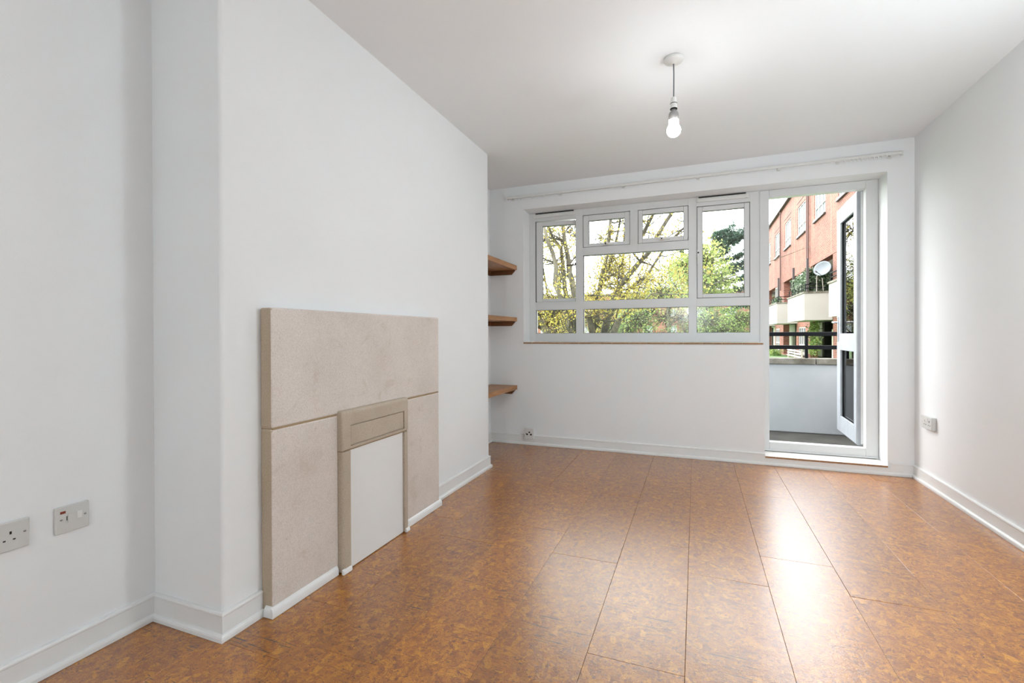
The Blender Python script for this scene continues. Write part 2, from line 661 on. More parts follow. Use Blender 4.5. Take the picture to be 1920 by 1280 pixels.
def holes(g, axis, a, b, u0, u1, v0, v1, hs, mi=0):
    """slab between a..b on axis with rectangular holes (u0,u1,v0,v1)"""
    us = sorted({u0, u1, *[h[0] for h in hs], *[h[1] for h in hs]})
    vv = sorted({v0, v1, *[h[2] for h in hs], *[h[3] for h in hs]})
    us = [u for u in us if u0 <= u <= u1]
    vv = [v for v in vv if v0 <= v <= v1]
    for i in range(len(us) - 1):
        run = None
        for j in range(len(vv)):
            solid = False
            if j < len(vv) - 1:
                cu, cv = (us[i] + us[i + 1]) / 2, (vv[j] + vv[j + 1]) / 2
                solid = not any(h[0] < cu < h[1] and h[2] < cv < h[3] for h in hs)
            if solid and run is None:
                run = vv[j]
            if not solid and run is not None:
                if axis == 'y':
                    g.box(us[i], us[i + 1], a, b, run, vv[j], mi)
                else:
                    g.box(a, b, us[i], us[i + 1], run, vv[j], mi)
                run = None
    return g


# ------------------------------------------------------------------ the room shell
g = G().box(XL - 0.2, XR + 0.2, YR - 0.2, YO, -0.22, -0.006)
floor = g.build('floor', 'subfloor', kind='structure', label='varnished brown cork tile floor of the empty living room')
G().box(XL - 0.2, XR + 0.2, YR - 0.2, YO, H, H + 0.2).build('ceiling', 'ceiling', kind='structure', label='flat white painted ceiling with a pendant light')
g = G()
holes(g, 'y', YD, YO, XL - 0.2, XR + 0.2, -0.2, H, [(-1.557, 0.521, 0.973, 2.272), (0.521, 1.338, 0.058, 2.272)])
g.build('wall_back', 'wall', kind='structure', label='white window wall with the wide window and balcony doorway')
g = G().box(XL - 0.2, XL, YR, YD, 0, H)
g.build('wall_left', 'wall', kind='structure', label='white left wall with the two socket plates')
G().box(XR, XR + 0.2, YR, YD, 0, H).build('wall_right', 'wall', kind='structure', label='plain white right wall with one socket')
g = G()
r = 0.014
poly = [(XL - 0.05, Y1), (XL - 0.05, Y2), (XB, Y2)]
for k in range(6):
    a = math.pi / 2 * k / 5
    poly.append((XB - r + r * math.cos(-a), Y1 + r - r * math.sin(a)))
g.prism(poly, 'z', 0, H)
o = g.build('wall_chimney', 'wall', kind='structure', label='white chimney breast projecting from the left wall behind the stone surround')
G().box(XL - 0.2, XR + 0.2, YR - 0.2, YR, 0, H).build('wall_front', 'wall', kind='structure', label='plain white wall behind the camera')
# cork tiles: each a thin slab of its own, a little uneven
colx = [-1.894, -1.583, -1.273, -0.963, -0.654, -0.341, -0.034, 0.284, 0.581, 0.888, 1.209, 1.488]
offy = [2.21, 1.475, 2.20, 2.468, 2.212, 2.50, 2.235, 2.529, 2.270, 2.556, 2.24]
TL = 0.945


def cork_tile(x0, x1, y0, y1):
    if x1 - x0 < 0.01 or y1 - y0 < 0.01:
        return
    cx, cy = (x0 + x1) / 2, (y0 + y1) / 2
    hx, hy = (x1 - x0) / 2 - 0.0004, (y1 - y0) / 2 - 0.0004
    c = 0.0009
    v = [(-hx, -hy, -0.006), (hx, -hy, -0.006), (hx, hy, -0.006), (-hx, hy, -0.006)]
    v += [(-hx, -hy, -c), (hx, -hy, -c), (hx, hy, -c), (-hx, hy, -c)]
    # the top sheet: edges lift or sink by a fraction of a millimetre
    n = 1
    top = []
    lift = [random.uniform(-0.0007, 0.0008) for _ in range(4)]
    for j in range(n + 1):
        for i in range(n + 1):
            u, w = i / n, j / n
            z = (lift[0] * (1 - u) * (1 - w) + lift[1] * u * (1 - w) + lift[2] * u * w + lift[3] * (1 - u) * w)
            e = (abs(u - .5) * 2) ** 3
            top.append(((-hx + c) + 2 * (hx - c) * u, (-hy + c) + 2 * (hy - c) * w, z))
    b = len(v)
    v += top
    T = lambda i, j: b + j * (n + 1) + i
    f = [(T(i, j), T(i + 1, j), T(i + 1, j + 1), T(i, j + 1)) for j in range(n) for i in range(n)]
    ring = [T(i, 0) for i in range(n + 1)] + [T(n, j) for j in range(1, n + 1)] + [T(i, n) for i in range(n - 1, -1, -1)] + [T(0, j) for j in range(n - 1, 0, -1)]
    f.append((4, 5, *[T(i, 0) for i in range(n, -1, -1)]))
    f.append((5, 6, *[T(n, j) for j in range(n, -1, -1)]))
    f.append((6, 7, *[T(i, n) for i in range(0, n + 1)]))
    f.append((7, 4, *[T(0, j) for j in range(0, n + 1)]))
    f += [(0, 1, 5, 4), (1, 2, 6, 5), (2, 3, 7, 6), (3, 0, 4, 7)]
    o = G().add(v, f).build('cork_tile', 'cork', floor)
    for p in o.data.polygons:
        p.use_smooth = False
    o.location = (cx, cy, -0.0006)


for k in range(len(colx) - 1):
    x0, x1 = colx[k], colx[k + 1]
    y = offy[k] - TL * math.ceil((offy[k] - YR) / TL)
    while y < YD - 0.012:
        a, b = max(y, YR + 0.01), min(y + TL, YD - 0.012)
        if k == 0:
            if a < Y1 - 0.012:
                cork_tile(x0, x1, a, min(b, Y1 - 0.012))
            if b > Y2 + 0.012:
                cork_tile(x0, x1, max(a, Y2 + 0.012), b)
        elif k == 1 and b > Y1 and a < Y2:
            if a < Y1 - 0.012:
                cork_tile(x0, x1, a, Y1 - 0.012)
            cork_tile(XB + 0.012, x1, max(a, Y1 - 0.012), min(b, Y2 + 0.012))
            if b > Y2 + 0.012:
                cork_tile(x0, x1, Y2 + 0.012, b)
        else:
            cork_tile(x0, x1, a, b)
        y += TL

# skirting profile (distance from wall, height): board plus quadrant at the foot
SK = [(0, 0), (0.0245, 0), (0.0245, 0.012), (0.0225, 0.018), (0.018, 0.0225), (0.0125, 0.0245), (0.012, 0.0805), (0.0135, 0.083), (0.0135, 0.088), (0.011, 0.0925), (0.006, 0.0945), (0, 0.0945)]


def skirting(name, pts, side, label, prof=SK):
    """pts: wall foot line in plan; mitred offset to the given side (+1 left of travel)"""
    P = [Vector((p[0], p[1])) for p in pts]
    n = len(P)
    g = G()
    rows = []
    for i in range(n):
        if i == 0:
            d = (P[1] - P[0]).normalized()
            nrm = Vector((-d.y, d.x)) * side
            k = nrm
        elif i == n - 1:
            d = (P[-1] - P[-2]).normalized()
            k = Vector((-d.y, d.x)) * side
        else:
            d0, d1 = (P[i] - P[i - 1]).normalized(), (P[i + 1] - P[i]).normalized()
            n0, n1 = Vector((-d0.y, d0.x)) * side, Vector((-d1.y, d1.x)) * side
            s = n0 + n1
            k = s / s.dot(n0)
        rows.append([(P[i].x + k.x * a, P[i].y + k.y * a, z + 0.0005) for a, z in prof])
    m_ = len(prof)
    v = [q for r_ in rows for q in r_]
    f = []
    for i in range(n - 1):
        for j in range(m_):
            f.append((i * m_ + j, i * m_ + (j + 1) % m_, (i + 1) * m_ + (j + 1) % m_, (i + 1) * m_ + j))
    f.append(tuple(range(m_)))
    f.append(tuple(range((n - 1) * m_, n * m_)))
    return g.add(v, f).build(name, 'gloss', kind='structure', label=label)


skirting('baseboard_left', [(XL, YR), (XL, Y1), (XB, Y1), (XB, 1.326)], -1, 'white skirting around the near corner of the chimney breast')
skirting('baseboard_chimney', [(XB, 2.574), (XB, Y2), (XL, Y2), (XL, YD), (0.521, YD)], -1, 'white skirting past the surround, around the alcove and under the window')
SK2 = [(a, min(z, 0.0555)) for a, z in SK]
SK2 = [(0, 0), (0.0245, 0), (0.0245, 0.012), (0.0225, 0.018), (0.018, 0.0225), (0.0125, 0.0245), (0.012, 0.0565), (0, 0.0565)]
skirting('baseboard_back', [(0.5215, YD), (1.352, YD)], -1, 'low white skirting under the balcony door sill', SK2)
skirting('baseboard_right', [(1.3525, YD), (XR, YD), (XR, YR)], -1, 'white skirting along the right wall')
skirting('baseboard_front', [(XR - 0.03, YR), (XL + 0.03, YR)], -1, 'white skirting on the wall behind the camera')

# ------------------------------------------------------------------ the window
W = empty('window_1', ((-1.557 + 0.505) / 2, YF, 0.99), kind='structure', label='wide white plastic framed window left of the balcony door')
g = G()
T = 0.07
z0, z1 = 0.991, 2.271
hs = [(-1.495, -1.081, 1.383, 2.19), (-1.495, -1.081, 1.073, 1.304),
      (-1.013, -0.059, 1.383, 1.822), (-1.013, -0.059, 1.073, 1.304),
      (-1.013, -0.568, 1.897, 2.208), (-0.498, -0.059, 1.897, 2.208),
      (0.010, 0.434, 1.376, 2.188), (0.008, 0.434, 1.073, 1.304)]
holes(g, 'y', YF, YF + T, -1.556, 0.496, z0, z1, hs)
fr = g.build('window_frame', 'upvc', bevel=0.004)
offset_parent(fr, W)
g = G().box(0.4965, 0.506, YF + 0.006, YF + T, z0 - 0.004, z1)
offset_parent(g.build('cover_strip', 'upvc'), W)


def pane(x0, x1, za, zb, parent, y=YF + 0.028, bead=0.006):
    """sealed glass with a thin black gasket line around it"""
    p = G().box(x0 - 0.002, x1 + 0.002, y, y + 0.004, za - 0.002, zb + 0.002).build('pane', 'glass')
    offset_parent(p, parent)
    gk = G()
    gk.box(x0, x0 + 0.003, y - 0.004, y + 0.008, za, zb)
    gk.box(x1 - 0.003, x1, y - 0.004, y + 0.008, za, zb)
    gk.box(x0, x1, y - 0.004, y + 0.008, za, za + 0.003)
    gk.box(x0, x1, y - 0.004, y + 0.008, zb - 0.003, zb)
    k = gk.build('gasket', 'black')
    offset_parent(k, parent)
    return p


for x0, x1, za, zb in ((-1.495, -1.081, 1.073, 1.304), (-1.013, -0.059, 1.383, 1.822), (-1.013, -0.059, 1.073, 1.304), (0.008, 0.434, 1.073, 1.304)):
    pane(x0, x1, za, zb, W)


def sash(x0, x1, za, zb, gx0, gx1, ga, gb, hinge=None, ang=0.0):
    g = G()
    c = 0.0035
    holes(g, 'y', YF + 0.004, YF + 0.06, x0 + c, x1 - c, za + c, zb - c, [(gx0, gx1, ga, gb)])
    s = g.build('sash', 'upvc', bevel=0.004)
    offset_parent(s, W)
    k = G().box(gx0 - 0.002, gx1 + 0.002, YF + 0.03, YF + 0.034, ga - 0.002, gb + 0.002).build('pane', 'glass')
    k2 = G()
    for q in ((gx0, gx0 + 0.003, ga, gb), (gx1 - 0.003, gx1, ga, gb), (gx0, gx1, ga, ga + 0.003), (gx0, gx1, gb - 0.003, gb)):
        k2.box(q[0], q[1], YF + 0.026, YF + 0.036, q[2], q[3])
    k2 = k2.build('gasket', 'black')
    for q in (k, k2):
        q.parent = s
    if hinge:
        R = Matrix.Translation((hinge, YF + 0.05, 0)) @ Matrix.Rotation(ang, 4, 'Z') @ Matrix.Translation((-hinge, -(YF + 0.05), 0))
        s.matrix_parent_inverse = s.matrix_parent_inverse @ R
    # dark rebate behind the closing gap
    return s


s_left = sash(-1.495, -1.081, 1.383, 2.186, -1.430, -1.098, 1.415, 2.142, hinge=-1.488, ang=math.radians(5.5))
s_a = sash(-1.013, -0.568, 1.897, 2.208, -0.960, -0.617, 1.932, 2.152)
s_b = sash(-0.498, -0.059, 1.897, 2.208, -0.457, -0.100, 1.943, 2.164)
s_right = sash(0.010, 0.434, 1.376, 2.188, 0.058, 0.390, 1.413, 2.146)
# seals standing in the gaps round the closed sashes
g = G()
for x0, x1, za, zb in ((-1.013, -0.568, 1.897, 2.208), (-0.498, -0.059, 1.897, 2.208), (0.010, 0.434, 1.376, 2.188)):
    for q in ((x0, x0 + .006, za, zb), (x1 - .006, x1, za, zb), (x0, x1, za, za + .006), (x0, x1, zb - .006, zb)):
        g.box(q[0], q[1], YF + 0.02, YF + 0.05, q[2], q[3])
g.box(-1.495, -1.488, YF + 0.01, YF + 0.03, 1.383, 2.186)
offset_parent(g.build('weather_seal', 'black'), W)


def handle(cx, cz, horiz=True, lock=True, vertical_len=0.1):
    g = G()
    if horiz:
        g.box(cx - 0.028, cx + 0.028, YF - 0.006, YF + 0.006, cz - 0.010, cz + 0.010)
        g.box(cx - 0.014, cx + 0.014, YF - 0.026, YF - 0.006, cz - 0.008, cz + 0.008)
        g.box(cx - 0.014, cx + 0.072, YF - 0.034, YF - 0.024, cz - 0.009, cz + 0.007)
    else:
        g.box(cx - 0.010, cx + 0.010, YF - 0.006, YF + 0.006, cz - 0.03, cz + 0.03)
        g.box(cx - 0.008, cx + 0.008, YF - 0.026, YF - 0.006, cz - 0.012, cz + 0.012)
        g.box(cx - 0.008, cx + 0.008, YF - 0.034, YF - 0.024, cz - vertical_len, cz + 0.014)
    h = g.build('window_handle', 'plastic', bevel=0.002)
    offset_parent(h, W)
    k = G()
    k.lathe((cx, YF - 0.040, cz), [(0.0068, 0), (0.0068, 0.008)], 10, axis='y')
    k = k.build('lock_button', 'hole')
    k.parent = h
    k.matrix_parent_inverse = Matrix.Translation((0, 0, 0))


handle(-0.790, 1.915)
handle(-0.285, 1.925)
handle(0.022, 1.775, horiz=False)
# stay arm of the open left sash
g = G().box(-1.20, -1.082, YF + 0.075, YF + 0.082, 1.742, 1.752).box(-1.092, -1.080, YF - 0.004, YF + 0.06, 1.739, 1.755)
offset_parent(g.build('window_stay', 'rail_black'), W)
# trickle vents
for x0, x1, zc in ((-1.503, -1.085, 2.240), (0.010, 0.418, 2.240)):
    g = G().prism([(YF - 0.020, zc - 0.014), (YF - 0.016, zc - 0.018), (YF, zc - 0.018), (YF, zc + 0.018), (YF - 0.010, zc + 0.018), (YF - 0.020, zc + 0.006)], 'x', x0 + 0.012, x1 - 0.012)
    v = g.build('trickle_vent', 'plastic', bevel=0.001)
    offset_parent(v, W)
    e = G().box(x0, x0 + 0.012, YF - 0.021, YF, zc - 0.0185, zc + 0.012).box(x1 - 0.012, x1, YF - 0.021, YF, zc - 0.0185, zc + 0.012).build('end_cap', 'plastic')
    e.parent = v
    e2 = G().box(x0 + 0.016, x1 - 0.016, YF - 0.012, YF - 0.0005, zc + 0.0185, zc + 0.027).build('vent_shadow', 'hole')  # dark strip standing in for the shadow gap on top of the vent
    e2.parent = v

# tiled inner sill under the window, tiles painted white on top
sill = empty('trim_1', (-0.52, YD, 0.975), kind='structure', label='tiled window sill with bare brown tile edges')
x = -1.557
k = 0
while x < 0.512:
    wd = 0.152 if k else 0.09
    e = min(x + wd, 0.512)
    g = G()
    g.add([(x, YD - 0.008, .974), (e - .0012, YD - 0.008, .974), (e - .0012, YD - 0.008, .9875), (x, YD - 0.008, .9875)], [(0, 1, 2, 3)], 0)
    y0, y1 = YD - 0.008, YF + 0.02
    zt = 0.9890
    g.add([(x, y0, .9875), (e - .0012, y0, .9875), (e - .0012, y0 + .002, zt), (x, y0 + .002, zt), (e - .0012, y1, zt), (x, y1, zt), (x, y0, .974), (e - .0012, y0, .974), (e - .0012, y1, .974), (x, y1, .974)],
          [(0, 1, 2, 3), (3, 2, 4, 5), (6, 9, 8, 7), (6, 0, 3, 5, 9), (7, 8, 4, 2, 1), (5, 4, 8, 9)], 1)
    t = g.build('sill_tile', ['tile_edge', 'tile_top'], fix=False)
    offset_parent(t, sill)
    x = e
    k += 1

# ------------------------------------------------------------------ the balcony door
Dr = empty('door_1', (0.92, YF, 0.073), kind='structure', label='white plastic balcony door standing open outwards')
g = G()
holes(g, 'y', YF, YF + T, 0.506, 1.337, 0.0735, 2.271, [(0.578, 1.254, 0.150, 2.206)])
g.box(0.524, 1.337, YF - 0.012, YF, 0.0735, 0.088)
offset_parent(g.build('door_frame', 'upvc', bevel=0.004), Dr)
g = G().box(0.524, 1.318, YF - 0.014, YF - 0.012, 0.0735, 0.0765)
offset_parent(g.build('threshold_seal', 'black'), Dr)
g = G().box(1.2545, 1.262, YF + 0.03, YF + 0.069, 0.152, 2.205)
offset_parent(g.build('weather_seal', 'black'), Dr)
# the leaf: modelled closed in its own frame (u along the leaf from the hinge, w through it), then swung
HX, HY = 1.216, 4.575
LW = 0.712
DZ0, DZ1 = 0.158, 2.212


def leaf_obj(g, name, mats, parent, **k):
    o = g.build(name, mats, **k)
    if parent is Dr:
        offset_parent(o, Dr)
        Rm = Matrix.Translation((HX, HY, 0)) @ Matrix.Rotation(math.radians(-2.4), 4, 'Z')
        o.matrix_parent_inverse = o.matrix_parent_inverse @ Rm
    else:
        o.parent = parent
    return o


# local frame: x = thickness (0 inner face, +0.062 outer), y = along the leaf away from the hinge
g = G()
holes(g, 'x', 0.0, 0.060, 0.0, LW, DZ0, DZ1, [(0.090, LW - 0.115, 0.285, 0.925), (0.090, LW - 0.115, 1.045, DZ1 - 0.125)])
leaf = leaf_obj(g, 'door_leaf', 'leaf_plastic', Dr, bevel=0.003)
for za, zb in ((0.285, 0.925), (1.045, DZ1 - 0.125)):
    ya, yb = 0.090, LW - 0.115
    G().box(0.024, 0.028, ya - 0.002, yb + 0.002, za - 0.002, zb + 0.002).build('pane', 'glass').parent = leaf
    gk = G()
    for q in ((ya, ya + .004, za, zb), (yb - .004, yb, za, zb), (ya, yb, za, za + .004), (ya, yb, zb - .004, zb)):
        gk.box(0.010, 0.034, *q)
    gk.build('gasket', 'black').parent = leaf
    bd = G()
    for q in ((ya, ya + .016, za, zb), (yb - .016, yb, za, zb), (ya + .016, yb - .016, za, za + .016), (ya + .016, yb - .016, zb - .016, zb)):
        bd.box(0.000, 0.016, *q)
    bd.build('glazing_bead', 'leaf_plastic', bevel=0.003).parent = leaf
# grooved hinge edge of the leaf
g = G().box(0.060, 0.070, 0.0, LW, DZ0, DZ1).box(0.024, 0.040, -0.006, 0.0, DZ0 + 0.01, DZ1 - 0.01)
leaf_obj(g, 'edge_rebate', 'upvc', Dr, bevel=0.002)
g = G().box(0.042, 0.047, -0.004, 0.0, DZ0 + 0.01, DZ1 - 0.01).box(-0.003, 0.0, 0.006, 0.012, DZ0 + .01, DZ1 - .01)
leaf_obj(g, 'edge_seal', 'steel', Dr)
for z in (0.32, 1.2, 2.04):
    g = G().lathe((0.062, -0.012, z), [(0.008, 0), (0.008, 0.1)], 12).box(0.056, 0.068, -0.012, 0.0, z + .02, z + .08)
    leaf_obj(g, 'hinge', 'upvc', Dr)
# lever handle with its long back plate on the room side
g = G().box(-0.010, 0.0, LW - 0.075, LW - 0.045, 0.985, 1.215)
hp = leaf_obj(g, 'handle_plate', 'chrome', Dr, bevel=0.003)
g = G().tube([(0.0, LW - 0.06, 1.165), (-0.045, LW - 0.06, 1.165)], 0.009, 10).tube([(-0.045, LW - 0.052, 1.165), (-0.050, LW - 0.09, 1.165), (-0.050, LW - 0.17, 1.160)], 0.009, 10)
lv = g.build('door_handle', 'chrome', smooth=True)
lv.parent = hp
g = G().lathe((-0.014, LW - 0.06, 1.05), [(0.009, 0), (0.009, 0.006)], 12, axis='x')
g.build('keyhole', 'hole').parent = hp

# tiled threshold inside the door
ts = empty('trim_2', (0.93, YD, 0.06), kind='structure', label='tiled threshold below the balcony door with bare tile edges')
x = 0.5215
for k, wd in enumerate((0.075, 0.152, 0.152, 0.152, 0.152, 0.14)):
    e = min(x + wd, 1.3375)
    g = G()
    y0, y1, za, zt = YD - 0.0165, YF + 0.03, 0.0585, 0.073
    e_ = e - 0.0012
    g.add([(x, y0, za), (e_, y0, za), (e_, y0, .0715), (x, y0, .0715)], [(0, 1, 2, 3)], 0)
    g.add([(x, y0, .0715), (e_, y0, .0715), (e_, y0 + .002, zt), (x, y0 + .002, zt), (e_, y1, zt), (x, y1, zt), (x, y0, za), (e_, y0, za), (e_, y1, za), (x, y1, za)],
          [(0, 1, 2, 3), (3, 2, 4, 5), (6, 9, 8, 7), (6, 0, 3, 5, 9), (7, 8, 4, 2, 1), (5, 4, 8, 9)], 1)
    offset_parent(g.build('threshold_tile', ['tile_edge', 'tile_top'], fix=False), ts)
    x = e

# ------------------------------------------------------------------ fire surround
FS = empty('fireplace_surround', (-1.52, 1.95, 0), label='pale stone fireplace surround with a boarded up opening', cat='fireplace')
XS = -1.487


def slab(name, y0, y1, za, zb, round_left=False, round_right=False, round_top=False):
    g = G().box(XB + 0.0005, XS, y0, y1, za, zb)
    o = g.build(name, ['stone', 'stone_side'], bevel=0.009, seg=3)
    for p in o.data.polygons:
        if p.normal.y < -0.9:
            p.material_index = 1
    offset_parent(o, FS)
    return o


slab('header_slab', 1.328, 2.570, 0.7095, 1.168)
slab('side_slab', 1.328, 1.682, 0.001, 0.7065)
slab('side_slab', 2.188, 2.570, 0.001, 0.7065)
for ja, jb in ((1.334, 1.674), (2.194, 2.566)):
    offset_parent(G().box(XB + 0.001, XS - 0.003, ja, jb, 0.700, 0.716).build('joint', 'mortar'), FS)
# fire trim standing proud of the slabs
XT = -1.457
a0, a1, b0, b1 = 1.676, 1.729, 2.152, 2.192


def rprof(y0, y1, left, rr=0.016):
    """plan outline of a jamb with a rounded outer front arris"""
    p = [(XB + 0.002, y0), (XB + 0.002, y1), (XT, y1)]
    if left:
        p = [(XB + 0.002, y0), (XB + 0.002, y1), (XT, y1)]
        for k in range(6):
            a = math.pi / 2 * k / 5
            p.append((XT - rr + rr * math.cos(a), y0 + rr - rr * math.sin(a)))
    else:
        p = [(XB + 0.002, y0), (XB + 0.002, y1)]
        for k in range(6):
            a = math.pi / 2 * k / 5
            p.append((XT - rr + rr * math.sin(a), y1 - rr + rr * math.cos(a)))
        p.append((XT, y0))
    return p


def cut(p, x):
    return [(min(q[0], x), q[1]) for q in p]


offset_parent(G().prism(rprof(a0 + .003, a1 - .001, True), 'z', 0.004, 0.541).build('jamb', 'trim_stone', bevel=0.002), FS)
offset_parent(G().prism(rprof(b0 + .002, b1 - .003, False, 0.012), 'z', 0.004, 0.541).build('jamb', 'trim_stone', bevel=0.002), FS)
g = G()
yo0, yo1, zo0, zo1 = a0, b1, 0.5465, 0.724
yi0, yi1, zi0, zi1 = a1, b0, 0.5605, 0.655


def ring(x, ya, yb_, za_, zb_):
    return [(x, ya, za_), (x, yb_, za_), (x, yb_, zb_), (x, ya, zb_)]


v = ring(XB + .002, yo0, yo1, zo0, zo1) + ring(XT, yo0, yo1, zo0, zo1) + ring(XT, yi0, yi1, zi0, zi1) + ring(XT - .010, yi0, yi1, zi0, zi1)
f = [(3, 2, 1, 0), (12, 13, 14, 15)]
for b_ in (0, 4, 8):
    f += [(b_ + k, b_ + (k + 1) % 4, b_ + 4 + (k + 1) % 4, b_ + 4 + k) for k in range(4)]
lint = g.add(v, f).build('lintel', 'trim_stone')
bv = lint.modifiers.new('bevel', 'BEVEL')
bv.limit_method = 'WEIGHT'
bv.width = 0.014
bv.segments = 4
me_ = lint.data
at = me_.attributes.new('bevel_weight_edge', 'FLOAT', 'EDGE')
for e_ in me_.edges:
    p_, q_ = (me_.vertices[k].co for k in e_.vertices)
    outer = all(abs(c.y - yo0) < 1e-4 or abs(c.y - yo1) < 1e-4 or abs(c.z - zo1) < 1e-4 for c in (p_, q_)) and (p_.x > XT - .001 or q_.x > XT - .001)
    w_ = 0.0
    if p_.x > XT - .001 and q_.x > XT - .001:
        on_o = lambda c: abs(c.y - yo0) < 1e-4 or abs(c.y - yo1) < 1e-4 or abs(c.z - zo0) < 1e-4 or abs(c.z - zo1) < 1e-4
        if on_o(p_) and on_o(q_):
            w_ = 0.35 if abs(p_.z - zo0) < 1e-4 and abs(q_.z - zo0) < 1e-4 else 1.0
        elif not on_o(p_) and not on_o(q_):
            w_ = 0.15
    elif outer and abs(p_.z - zo1) < 1e-4 and abs(q_.z - zo1) < 1e-4:
        w_ = 0.6
    at.data[e_.index].value = w_
offset_parent(lint, FS)
g = G().box(XT - 0.014, XT - 0.004, a1 + 0.0035, b0 - 0.0035, 0.5640, 0.6515)
g.build('inset_panel', 'trim_stone', bevel=0.003).parent = lint
g = G().box(XB + 0.002, XT - 0.009, a0 + 0.004, b1 - 0.004, 0.5405, 0.547)
offset_parent(g.build('shadow_gap', 'mortar'), FS)
g = G().box(XB + 0.004, XT - 0.012, a1 + 0.001, b0 - 0.0005, 0.002, 0.5415)
offset_parent(g.build('closing_board', 'panel', bevel=0.001), FS)
g = G()
g.box(XB + 0.003, XT - 0.008, a1 - 0.0005, a1 + 0.006, 0.006, 0.5405)
offset_parent(g.build('board_edge', 'tile_top', bevel=0.001), FS)
# little white moulding round the foot
BM = [(0, 0), (0.012, 0), (0.012, 0.022), (0.009, 0.032), (0.003, 0.038), (0, 0.040)]


def foot(y0, y1, xf, left_return=False, right_return=False, h=1.0):
    g = G()
    g.prism([(xf + a, z * h + 0.0006) for a, z in BM], 'y', y0 - (0.012 if left_return else 0), y1 + (0.012 if right_return else 0))
    if left_return:
        g.prism([(y0 - a, z * h + 0.0006) for a, z in BM], 'x', XB + 0.026, xf + 0.0001)
    offset_parent(g.build('foot_moulding', 'gloss', bevel=0.001), FS)


foot(1.328, 1.668, XS, left_return=True)
foot(1.6700, 1.726, XT - 0.004, h=0.55)
foot(2.157, 2.190, XT - 0.004, h=0.55)
foot(2.192, 2.570, XS, right_return=True)

# ------------------------------------------------------------------ alcove shelves
names = (('highest', 1.690, 1.734), ('middle', 1.190, 1.229), ('lowest', 0.527, 0.568))
lab = {'highest': 'oiled pine alcove shelf, highest of the three, seen from below',
       'middle': 'oiled pine alcove shelf at eye level, between the other two shelves',
       'lowest': 'oiled pine alcove shelf, lowest of the three, above the skirting'}
for nm, za, zb in names:
    S = empty('alcove_shelf', (-1.77, 3.88, za), label=lab[nm], cat='shelf', group='pine shelves in the alcove')
    n = 3
    xs = [XL + 0.001, -1.812, -1.717, -1.624]
    for k in range(n):
        o = G().box(xs[k] + 0.0004, xs[k + 1] - 0.0004, Y2 + 0.001, YD - 0.001, za, zb).build('board', 'wood', bevel=0.002)
        offset_parent(o, S)
    zl = za - 0.001
    g = G().prism([(XL + 0.001, zl), (-1.640, zl), (-1.640, zl - 0.003), (-1.676, zl - 0.043), (XL + 0.001, zl - 0.043)], 'y', YD - 0.022, YD - 0.0005)
    offset_parent(g.build('batten', 'wood_dark', bevel=0.001), S)
    g = G().prism([(XL + 0.001, zl), (-1.640, zl), (-1.640, zl - 0.003), (-1.676, zl - 0.043), (XL + 0.001, zl - 0.043)], 'y', Y2 + 0.0005, Y2 + 0.022)
    offset_parent(g.build('batten', 'wood_dark', bevel=0.001), S)
    g = G().box(XL + 0.0005, XL + 0.022, Y2 + 0.024, YD - 0.024, zl - 0.043, zl)
    offset_parent(g.build('batten', 'wood_dark', bevel=0.001), S)

# ------------------------------------------------------------------ pendant light
PX, PY = -0.105, 2.610
PL = empty('pendant_light', (PX, PY, H), label='bare lit bulb hanging from a white ceiling rose', cat='ceiling light')


def pl(g, name, mat, **k):
    o = g.build(name, mat, **k)
    return offset_parent(o, PL)


pl(G().lathe((PX, PY, H), [(0.047, 0.0), (0.049, -0.004), (0.049, -0.013), (0.045, -0.019), (0.036, -0.022), (0.012, -0.025), (0.009, -0.030), (0.004, -0.031)], 40), 'ceiling_rose', 'plastic', smooth=True)
pl(G().tube([(PX, PY, H - 0.028), (PX + 0.0012, PY, 2.42), (PX + 0.0006, PY, 2.35), (PX, PY, 2.29)], 0.0032, 8), 'cord', 'dish', smooth=True)
pl(G().lathe((PX, PY, 2.236), [(0.0165, 0.0), (0.0165, 0.026), (0.0165, 0.027), (0.0158, 0.030), (0.0150, 0.050), (0.0125, 0.058), (0.004, 0.060)], 32), 'lamp_holder', 'plastic', smooth=False, bevel=0)
pl(G().lathe((PX, PY, 2.262), [(0.0172, 0.0), (0.0178, 0.0015), (0.0172, 0.003)], 32), 'holder_ring', 'hole')
pl(G().lathe((PX, PY, 2.232), [(0.014, 0.0), (0.0180, 0.001), (0.0180, 0.0045), (0.0165, 0.006)], 32), 'holder_ring', 'hole')
pl(G().lathe((PX, PY, 2.176), [(0.0255, 0.0), (0.0255, 0.022), (0.0245, 0.034), (0.020, 0.043), (0.0125, 0.048), (0.0125, 0.057)], 32), 'bulb_collar', 'collar', smooth=True)
prof = [(0.0245, 0.0), (0.0238, -0.008), (0.0240, -0.018)]
for k in range(16):
    a = math.radians(50 + 130 * k / 15)
    prof.append((max(0.0005, 0.0350 * math.sin(a)), -0.0520 + 0.0350 * math.cos(a)))
pl(G().lathe((PX, PY, 2.176), prof, 32), 'bulb', 'bulb', smooth=True)

